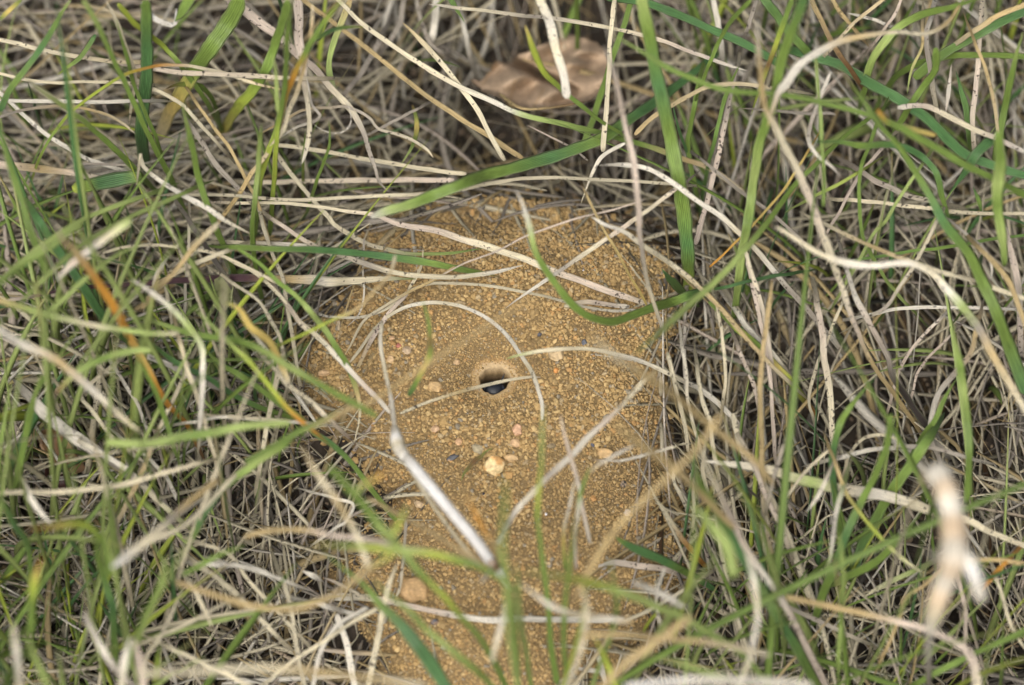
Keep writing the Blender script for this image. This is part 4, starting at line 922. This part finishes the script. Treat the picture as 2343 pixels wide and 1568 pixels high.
print("labels dup:", [k for k, v in Counter(o['label'] for o, *_ in items).items() if v > 1], "n", len(items))

# ------------------------------------------------------------------ the thick white stalk with its joint and leaf strip
def strand_part(name, crop, ws, cols, pts, parent, org, round_=True, cr=.1, th=.2, ends=(.6, .6), bulge=0):
    D = np.array([(*todisp(crop, p[0], p[1]), p[2]) for p in pts]); Q, S = catmull(D, 6.0)
    P = np.array([at(x, y, h) for x, y, h in Q]); w = np.interp(S, np.linspace(0, 1, len(ws)), ws)*.1*(1-Q[:, 2]/1000)
    w = w*(1+bulge*np.sin(S*31))
    w = w*np.minimum(np.interp(S, [0, .06], [ends[0], 1]), np.interp(S, [.94, 1], [1, ends[1]]))
    v, f, c, uv = sweep(P, w, colour_ramp(cols, S, 5), round_=round_, crease=cr, thick=th)
    return link(name, v, f, M_BLADE, cols=c, uvs=uv, parent=parent, origin=org)
def Z(px, py, h): return at(px, py, h)
org = at(1168, 1352, 20); st = root_empty("dry_stalk", org); tag(st, "thick white dry stalk with a knobbly joint, slanting over the lower left sand", "dry stalk")
strand_part("culm", 'z', [28, 27, 27, 26, 26, 25, 20, 15], 'SwwwwwwS', [(924,1040,40),(955,1078,40),(985,1114,40),(1040,1180,40),(1090,1240,36),(1130,1296,32),(1155,1330,28),(1168,1352,22)], st, org)
strand_part("joint", 'z', [16, 26, 32, 31, 27, 24], 'SSwsSSw', [(903,975,34),(905,995,38),(908,1012,40),(914,1028,41),(922,1040,40),(932,1052,40)], st, org, bulge=.06)
strand_part("joint", 'z', [22, 27, 22], 'pbp', [(1118,1280,34),(1128,1293,33),(1138,1306,31)], st, org)
strand_part("leaf_strip", 'z', [8, 9, 9, 9, 12], 'sSsSS', [(874,734,20),(870,777,22),(874,815,24),(886,874,27),(894,912,30),(903,980,36)], st, org, round_=False)
strand_part("leaf_strip", 'z', [5, 9, 9, 8], 'tsst', [(920,1040,34),(950,1095,34),(1000,1170,34),(1060,1250,30),(1110,1300,28)], st, org, round_=False)
strand_part("leaf_strip", 'z', [9, 10, 8, 6], 'SSs', [(1128,1296,40),(1112,1318,46),(1098,1335,48)], st, org, round_=False)

# pale forked twig standing up toward the camera, lower right
org = at(2125, 1580, 3); tw = root_empty("dry_twig", org); tag(tw, "pale peach-coloured forked twig, heavily out of focus, in the lower right", "twig")
strand_part("stem", 'W', [50, 58, 56, 56, 56, 58, 66, 62, 56, 50, 46, 38], 'nSSeSSeeSeSesS', [(285,165,104),(350,190,106),(385,260,107),(420,360,108),(445,460,108),(455,560,108),(462,680,108),(455,800,108),(430,900,106),(380,1020,103),(325,1180,99),(285,1340,94)], tw, org, bulge=.05)
strand_part("stem_foot", 'W', [18, 14, 13, 14, 14], 'SSnn', [(285,1330,94),(275,1420,80),(272,1560,60),(276,1750,20),(278,1850,2)], tw, org)
strand_part("side_branch", 'W', [24, 33, 34, 33, 28], 'SSwSS', [(480,690,108),(545,790,108),(600,900,107),(640,1010,106),(668,1120,104)], tw, org, bulge=.04)
strand_part("side_spur", 'W', [14, 17, 12], 'nSn', [(420,860,104),(340,820,96),(265,745,88)], tw, org)
strand_part("hooked_tip", 'W', [24, 17, 12, 9], 'SStn', [(370,200,106),(300,180,106),(245,215,104),(235,300,98)], tw, org)

# ------------------------------------------------------------------ dead leaf at the back
def dead_leaf():
    pts = [(250,655),(330,668),(400,672),(470,600),(530,520),(565,445),(600,425),(650,440),(700,470),(760,440),(860,370),(950,330),(1050,290),(1120,240),(1250,195),(1400,130),(1560,110),(1720,150),(1880,220),(1990,330),(2010,480),(1975,650),(1920,800),(1840,900),(1720,965),(1560,1000),(1400,1030),(1200,1050),(980,1050),(780,990),(600,900),(450,850),(370,780),(300,720)]
    D = np.array([todisp('L', x, y) for x, y in pts]); D = catmull(np.vstack([D, D[:1]]), 3.0)[0][:-1]; D = D+np.random.default_rng(4).normal(0, 1.1, D.shape); mn = D.min(0); mx = D.max(0)
    nx, ny = 110, 70; X, Y = np.meshgrid(np.linspace(mn[0], mx[0], nx), np.linspace(mn[1], mx[1], ny), indexing='ij')
    ins_ = np.zeros(X.shape, bool); dd = np.full(X.shape, 1e9)
    for i in range(len(D)):
        a = D[i]; b = D[(i+1) % len(D)]; e = b-a
        ins_ ^= ((a[1] > Y) != (b[1] > Y)) & (X < a[0]+(Y-a[1])/(e[1] if abs(e[1]) > 1e-9 else 1e-9)*e[0])
        t = np.clip(((X-a[0])*e[0]+(Y-a[1])*e[1])/(e@e), 0, 1); dd = np.minimum(dd, np.hypot(X-a[0]-t*e[0], Y-a[1]-t*e[1]))
    A = np.array(todisp('L', 720, 430)); B = np.array(todisp('L', 1480, 790)); n = B-A; n = n/np.linalg.norm(n); m = np.array([-n[1], n[0]])
    u = (X-A[0])*n[0]+(Y-A[1])*n[1]; vv = (X-A[0])*m[0]+(Y-A[1])*m[1]; Lf = np.linalg.norm(B-A)
    fold = np.exp(-((vv+3)/9)**2)*np.clip(1-((u-Lf*.45)/(Lf*.75))**4, 0, 1)
    R = np.array(todisp('L', 1700, 400)); pit = np.exp(-(((X-R[0])/26)**2+((Y-R[1])/10)**2))
    hh = 10-7*fold-2.5*pit+1.2*np.sin(X/17+Y/23)+.7*np.sin(Y/9+X/31)+3.5*np.exp(-(dd/6)**2)*(Y > todisp('L', 0, 800)[1])+0.03*vv
    P = np.array([at(x, y, h) for x, y, h in zip(X.ravel(), Y.ravel(), hh.ravel())])
    n1 = vnoise(X.ravel(), Y.ravel(), 14, 41); n2 = vnoise(X.ravel(), Y.ravel(), 5, 42)
    c = np.array([.43, .315, .21])*(1+.18*n1+.13*n2)[:, None]
    for (x0, y0, x1, y1) in [(830,680,760,980),(1190,800,1060,1030),(600,450,420,740),(1250,300,1480,650),(1500,500,1900,600)]:
        a = np.array(todisp('L', x0, y0)); b = np.array(todisp('L', x1, y1)); e = b-a
        t = np.clip(((X.ravel()-a[0])*e[0]+(Y.ravel()-a[1])*e[1])/(e@e), 0, 1); d = np.hypot(X.ravel()-a[0]-t*e[0], Y.ravel()-a[1]-t*e[1])
        k = np.exp(-(d/2.2)**2)[:, None]*.5; c = c*(1-k)+np.array([.42, .27, .13])*k
    c = np.concatenate([c, np.full((len(c), 1), .45)], 1)
    i, j = np.meshgrid(np.arange(nx-1), np.arange(ny-1), indexing='ij'); a = i*ny+j
    F = np.stack([a, a+ny, a+ny+1, a+1], -1).reshape(-1, 4); kp = ((dd > 1.2) & ins_ | ins_).reshape(-1); F = F[kp[F].all(1)]
    used = np.unique(F); mp = -np.ones(len(P), int); mp[used] = np.arange(len(used)); P = P[used]; c = c[used]; F = mp[F]
    nV = len(P); P2 = P-np.array([0, 0, .35]); e = np.vstack([F[:, [0, 1]], F[:, [1, 2]], F[:, [2, 3]], F[:, [3, 0]]])
    es = {tuple(q) for q in e}; bd = [q for q in es if (q[1], q[0]) not in es]
    side = np.array([[q[1], q[0], q[0]+nV, q[1]+nV] for q in bd]); Fall = np.vstack([F[:, ::-1], F+nV, side])
    uv = np.stack([np.r_[P[:, 0], P2[:, 0]], np.full(2*nV, .5)], -1)
    org = P[P[:, 2].argmin()]; root = root_empty("dead_leaf", org); tag(root, "curled brown dead leaf lying in the shade at the top, right of centre", "leaf")
    link("leaf_surface", np.vstack([P, P2]), Fall, M_GRAIN, cols=np.vstack([c, c*[.8, .8, .8, 1]]), uvs=uv, parent=root, origin=org)
    strand_part("leaf_midrib", 'L', [8, 7, 6, 4], 'ttb', [(640,860,17),(900,1035,19),(1250,1035,19),(1700,960,18)], root, org)
dead_leaf()
def leaf_bit(name, pts, h, col, label):
    D = np.array(pts, float); c = D.mean(0); n = 14; V = []; F = []
    m = len(D); rr_ = np.linspace(0, 1, 6)
    for k, q in enumerate(rr_):
        for p in D: x, y = c+(p-c)*max(q, .02); V.append(at(x, y, h+1.5*q*q+.8*math.sin(x/7)+.6*math.cos(y/6)))
    V = np.array(V); F = [[k*m+i, k*m+(i+1) % m, (k+1)*m+(i+1) % m, (k+1)*m+i] for k in range(5) for i in range(m)]
    nV = len(V); F2 = [[a+nV for a in f[::-1]] for f in F]; side = [[5*m+i, 5*m+(i+1) % m, 5*m+(i+1) % m+nV, 5*m+i+nV] for i in range(m)]
    C_ = np.ones((2*nV, 4)); C_[:, :3] = col; C_[:, :3] *= (1+.2*vnoise(np.r_[V[:, 0], V[:, 0]], np.r_[V[:, 1], V[:, 1]], 2.0, 8))[:, None]; C_[:, 3] = .5
    o = link(name, np.vstack([V, V-[0, 0, .3]]), F+F2+side, M_BLADE, cols=C_, uvs=np.tile([[0, .5]], (2*nV, 1)), origin=V[0]); tag(o, label, "leaf")
leaf_bit("leaf_fragment", [(95,985),(130,975),(150,1000),(175,1040),(200,1075),(170,1085),(120,1060),(90,1020)], 8, (.30, .18, .09), "tan dead leaf fragment under the ridged sheath at the left edge")
leaf_bit("leaf_fragment", [(105,1060),(140,1055),(165,1085),(160,1115),(125,1130),(100,1100)], 6, (.09, .04, .032), "dark red-brown leaf fragment below the tan one at the left edge")
leaf_bit("leaf_fragment", [(490,640),(515,625),(535,650),(530,690),(510,720),(488,700)], 22, (.36, .38, .18), "pale yellowish leaf scrap left of the mound, under the green stalks")

# ------------------------------------------------------------------ the mass of dry thatch and short grass
def batch(name, Plist, Wlist, Clist, crease, thick, label, cat):
    """many strands (n,m,3) in one mesh: 4-sided section"""
    Vs, Fs, Cs_, Us = [], [], [], []; off = 0
    for P, W, C_ in zip(Plist, Wlist, Clist):
        n, m, _ = P.shape; T = unit(np.gradient(P, axis=1)); roll = rng.uniform(-1.2, 1.2, (n, 1, 1))
        up = np.array([0, 0, 1.0])+rng.normal(0, .35, (n, 1, 3)); N = unit(up-(T*up).sum(-1, keepdims=True)*T); B = np.cross(T, N)
        w = (W/2)[..., None]; V = np.stack([P-B*w+N*w*crease, P+N*w*thick, P+B*w+N*w*crease*.3, P-N*w*thick], 2)
        i = (np.arange(n)[:, None, None]*m+np.arange(m-1)[None, :, None])*4; j = np.arange(4)[None, None]
        F = np.stack([i+j, i+(j+1) % 4, i+4+(j+1) % 4, i+4+j], -1).reshape(-1, 4)+off; off += n*m*4
        L = np.concatenate([np.zeros((n, 1)), np.cumsum(np.linalg.norm(np.diff(P, axis=1), axis=-1), 1)], 1)+rng.uniform(0, 500, (n, 1))
        uv = np.stack([np.broadcast_to(L[..., None], (n, m, 4)), np.broadcast_to(np.array([0, .5, 1, .5]), (n, m, 4))], -1)
        Vs.append(V.reshape(-1, 3)); Fs.append(F); Cs_.append(np.repeat(C_[:, :, None], 4, 2).reshape(-1, 4)); Us.append(uv.reshape(-1, 2))
    o = link(name, np.vstack(Vs), np.vstack(Fs), M_BLADE, cols=np.vstack(Cs_), uvs=np.vstack(Us)); tag(o, label, cat, kind='stuff')
FR = (at_plane(0, 1568), at_plane(2342, 0))
def thatch(n, lmin, lmed, z0, z1, wmed, pal, pen, m=11, curv=.007, seed=1, tilt=0.0, ring=False):
    r = np.random.default_rng(seed)
    x = r.uniform(-165, 165, n); y = r.uniform(-125, 140, n)
    if ring:                                          # the fringe round the mound
        x = r.uniform(-62, 62, n*9); y = r.uniform(-92, 48, n*9); q = SD(x, y); q = np.nonzero((q < 3.5) & (q > -22))[0][:n]; x, y = x[q], y[q]; n = len(x)
    near = 0.5+0.5*vnoise(x, y, 26, 51); 
    th = r.uniform(0, math.pi, n)
    # combed by place: level at the upper left, steep fans at the right and the top, mixed below
    k = (x < -20) & (y > 10) & (r.uniform(size=n) < .5); th[k] = r.normal(0.0, .35, k.sum())
    k = (x > 45) & (r.uniform(size=n) < .62); th[k] = r.normal(math.pi*.5, .42, k.sum())+np.where(r.uniform(size=k.sum()) < .4, .45, -.1)
    k = (np.abs(x-5) < 45) & (y > 40) & (r.uniform(size=n) < .55); th[k] = r.normal(math.pi*.5, .5, k.sum())
    L = np.maximum(lmin, r.lognormal(math.log(lmed), .5, n)).clip(max=110); kap = r.normal(0, curv, n)*np.where(r.uniform(size=n) < .15, 3, 1)
    s = np.linspace(-.5, .5, m)[None]; a = th[:, None]+kap[:, None]*s*L[:, None]+r.normal(0, .03, (n, m)).cumsum(1)*.5
    ds = (L/(m-1))[:, None]; X = x[:, None]+np.cumsum(np.cos(a)*ds, 1)-L[:, None]/2*np.cos(th)[:, None]; Y = y[:, None]+np.cumsum(np.sin(a)*ds, 1)-L[:, None]/2*np.sin(th)[:, None]
    zz = r.uniform(z0, z1, n)[:, None]+(s*L[:, None])*r.normal(0, .16+tilt, (n, 1))-np.abs(s*2)**2*r.uniform(0, 4, (n, 1))
    G_ = H(X, Y); Z_ = np.maximum(G_.min(1, keepdims=True)*0.6+G_*0.4+zz, G_+.25)
    sd = SD(X, Y); keep = sd.max(1) < r.exponential(pen, n)*np.where((y > 30) | (x > 24), 1.8, 1)-.2
    dens = np.clip(.12+1.35*near, 0, 1)
    if ring: dens = np.full(n, .8)
    for (px, py, rd) in [] if ring else SPOTS:
        q = at_plane(px, py, -8); dens = dens*(1-.93*np.exp(-((X[:, m//2]-q[0])**2+(Y[:, m//2]-q[1])**2)/rd**2))
    kk = keep & (r.uniform(size=n) < dens)
    X, Y, Z_, L = X[kk], Y[kk], Z_[kk], L[kk]; nn = len(X)
    W = (r.lognormal(math.log(wmed), .38, nn)[:, None]*np.minimum(1, .35+3.0*np.minimum(s+.5, .5-s)))
    pc = np.array([[*COL[c], DRY[c]] for c, _ in pal]); pw = np.array([w for _, w in pal]); c0 = pc[r.choice(len(pal), nn, p=pw/pw.sum())]; c1 = pc[r.choice(len(pal), nn, p=pw/pw.sum())]
    f = np.where(r.uniform(size=(nn, 1, 1)) < .35, (s+.5)[..., None], 0)
    C_ = c0[:, None]*(1-f)+c1[:, None]*f; C_[..., :3] *= r.uniform(.6, 1.0, (nn, 1, 1)); 
    return np.stack([X, Y, Z_], -1), W, C_
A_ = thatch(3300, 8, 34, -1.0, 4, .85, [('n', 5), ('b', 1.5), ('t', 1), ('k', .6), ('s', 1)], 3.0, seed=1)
B_ = thatch(3200, 12, 45, 6, 14, .74, [('n', 2.4), ('s', 4.5), ('p', 1.2), ('t', 1.2), ('S', 1.2)], 4.0, seed=2)
C__ = thatch(1500, 18, 55, 10, 21, .72, [('s', 5), ('S', 2), ('p', 1.2), ('t', 1.6), ('n', 1)], 4.0, seed=3, tilt=.1)
D__ = thatch(900, 8, 24, 3, 13, .66, [('n', 3), ('s', 4), ('p', 1), ('t', 2)], 9.0, seed=14, ring=True); D__[2][..., :3] *= .95
A_[2][..., :3] *= .45; B_[2][..., :3] *= 1.06; C__[2][..., :3] *= 1.12  # shade in the gaps painted as darker bottom straws, upper layers lifted for contrast
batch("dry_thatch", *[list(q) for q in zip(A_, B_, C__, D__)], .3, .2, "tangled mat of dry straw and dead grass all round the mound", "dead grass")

def tufts(n, seed, spots, hmed, wmed, pal, m=12, lean=.55):
    r = np.random.default_rng(seed); sp = np.array([(*at_plane(px, py, 0)[:2], rad, w) for px, py, rad, w in spots]); ch = r.choice(len(sp), n, p=sp[:, 3]/sp[:, 3].sum())
    sub = r.normal(0, 1, (n, 2))*sp[ch, 2][:, None]*.1; x = sp[ch, 0]+sub[:, 0]; y = sp[ch, 1]+sub[:, 1]
    Ht = r.lognormal(math.log(hmed), .4, n).clip(8, 115); az = r.uniform(0, 2*math.pi, n); az = np.where(r.uniform(size=n) < .5, r.normal(math.pi*.5, .9, n), az); ln = np.abs(r.normal(lean, .35, n))
    s = np.linspace(0, 1, m)[None]; out = (s**1.6)*(Ht*ln)[:, None]; X = x[:, None]+np.cos(az)[:, None]*out+r.normal(0, .5, (n, 1))*s*(1-s)*6; Y = y[:, None]+np.sin(az)[:, None]*out
    Z_ = H(x, y)[:, None]-.5+Ht[:, None]*(s-.35*s**2.5*np.minimum(ln, 1.4)[:, None])
    pr = np.stack([X, Y-Z_*math.cos(PITCH)/math.sin(PITCH)*-1*0, Z_], -1)
    Yv = Y+Z_*math.cos(PITCH)/math.sin(PITCH)          # where it falls in the view, on the ground
    bad = (SD(X, Yv).max(1) > 5) | (SD(X, Y).max(1) > 3)
    kk = ~bad; X, Y, Z_ = X[kk], Y[kk], Z_[kk]; nn = len(X)
    W = r.lognormal(math.log(wmed), .35, nn)[:, None]*np.minimum(1, .12+2.6*(1-s))*(.75+.25*np.minimum(1, s*5))
    pc = np.array([[*COL[c], DRY[c]] for c, _ in pal]); pw = np.array([w for _, w in pal]); c0 = pc[r.choice(len(pal), nn, p=pw/pw.sum())]
    base = np.array([.34, .30, .14, .2]); tipc = np.array([*COL['t'], .3]); f0 = np.clip(1-s*5, 0, 1)[..., None]*.6; tp = (r.uniform(size=(nn, 1, 1)) < .25)*np.clip((s-.8)*5, 0, 1)[..., None]
    C_ = c0[:, None]*(1-f0)+base*f0; C_ = C_*(1-tp)+tipc*tp; C_[..., :3] *= r.uniform(.8, 1.2, (nn, 1, 1))
    return np.stack([X, Y, Z_], -1), W, C_
SP = [(60,560,90,2),(150,640,110,3),(60,820,90,2.5),(330,860,110,2.5),(430,700,90,2),(560,860,70,1.5),(420,960,90,1.5),(60,1050,80,1.5),(560,1040,80,1),(120,1330,110,2.5),(60,1480,110,3),(240,1480,100,1.5),(250,1250,80,1),
      (420,1530,80,.6),(380,1180,80,.7),(1180,1560,90,.8),(1330,1590,90,1),(1560,1560,110,2.2),(1700,1420,90,2),(1850,1530,110,2.2),(2060,1540,90,1.4),(2280,1500,80,1.4),(1930,1250,90,1.8),(1700,1150,60,.8),(2060,1150,70,1),(2230,1230,70,.8),
      (1680,680,70,1),(1820,620,70,.8),(2080,560,90,1),(2260,480,90,1.6),(2200,260,100,2),(2020,180,100,2),(1850,80,90,2),(2130,60,90,1.4),(1680,160,80,1),(1560,80,60,.6),(2300,120,80,1.4),(1700,400,60,.8),(2280,760,60,.8),
      (420,300,60,1),(330,120,80,1),(100,200,90,.8),(600,450,60,1),(640,200,60,.8),(60,350,90,1),(1250,60,40,.25),(900,60,60,.3)]
g1 = tufts(400, 5, SP, 26, .78, [('g', 5), ('G', 3), ('y', 1), ('l', 1.5)])
g2 = tufts(150, 6, SP, 48, .9, [('g', 5), ('G', 1.5), ('l', 2.5), ('y', 1)])
SP2 = [(60,1180,80,2),(60,1380,90,2),(150,1500,100,2.5),(330,1000,90,1.5),(200,900,90,1.5),(60,760,70,1),(450,1120,80,1),(1200,1640,90,1.2),(1400,1660,90,1),(1620,1640,100,2),(1760,1560,90,1),(2050,1620,100,1.2),(2280,1560,80,.8),(60,1600,120,2),(300,1640,100,1.5)]
g3 = tufts(200, 9, SP2, 84, 1.1, [('g', 3), ('l', 5), ('y', 1.6), ('s', 1.4)], lean=.4)
batch("short_grass", *[list(q) for q in zip(g1, g2, g3)], .22, .12, "short green grass shoots growing through the dry thatch", "grass")
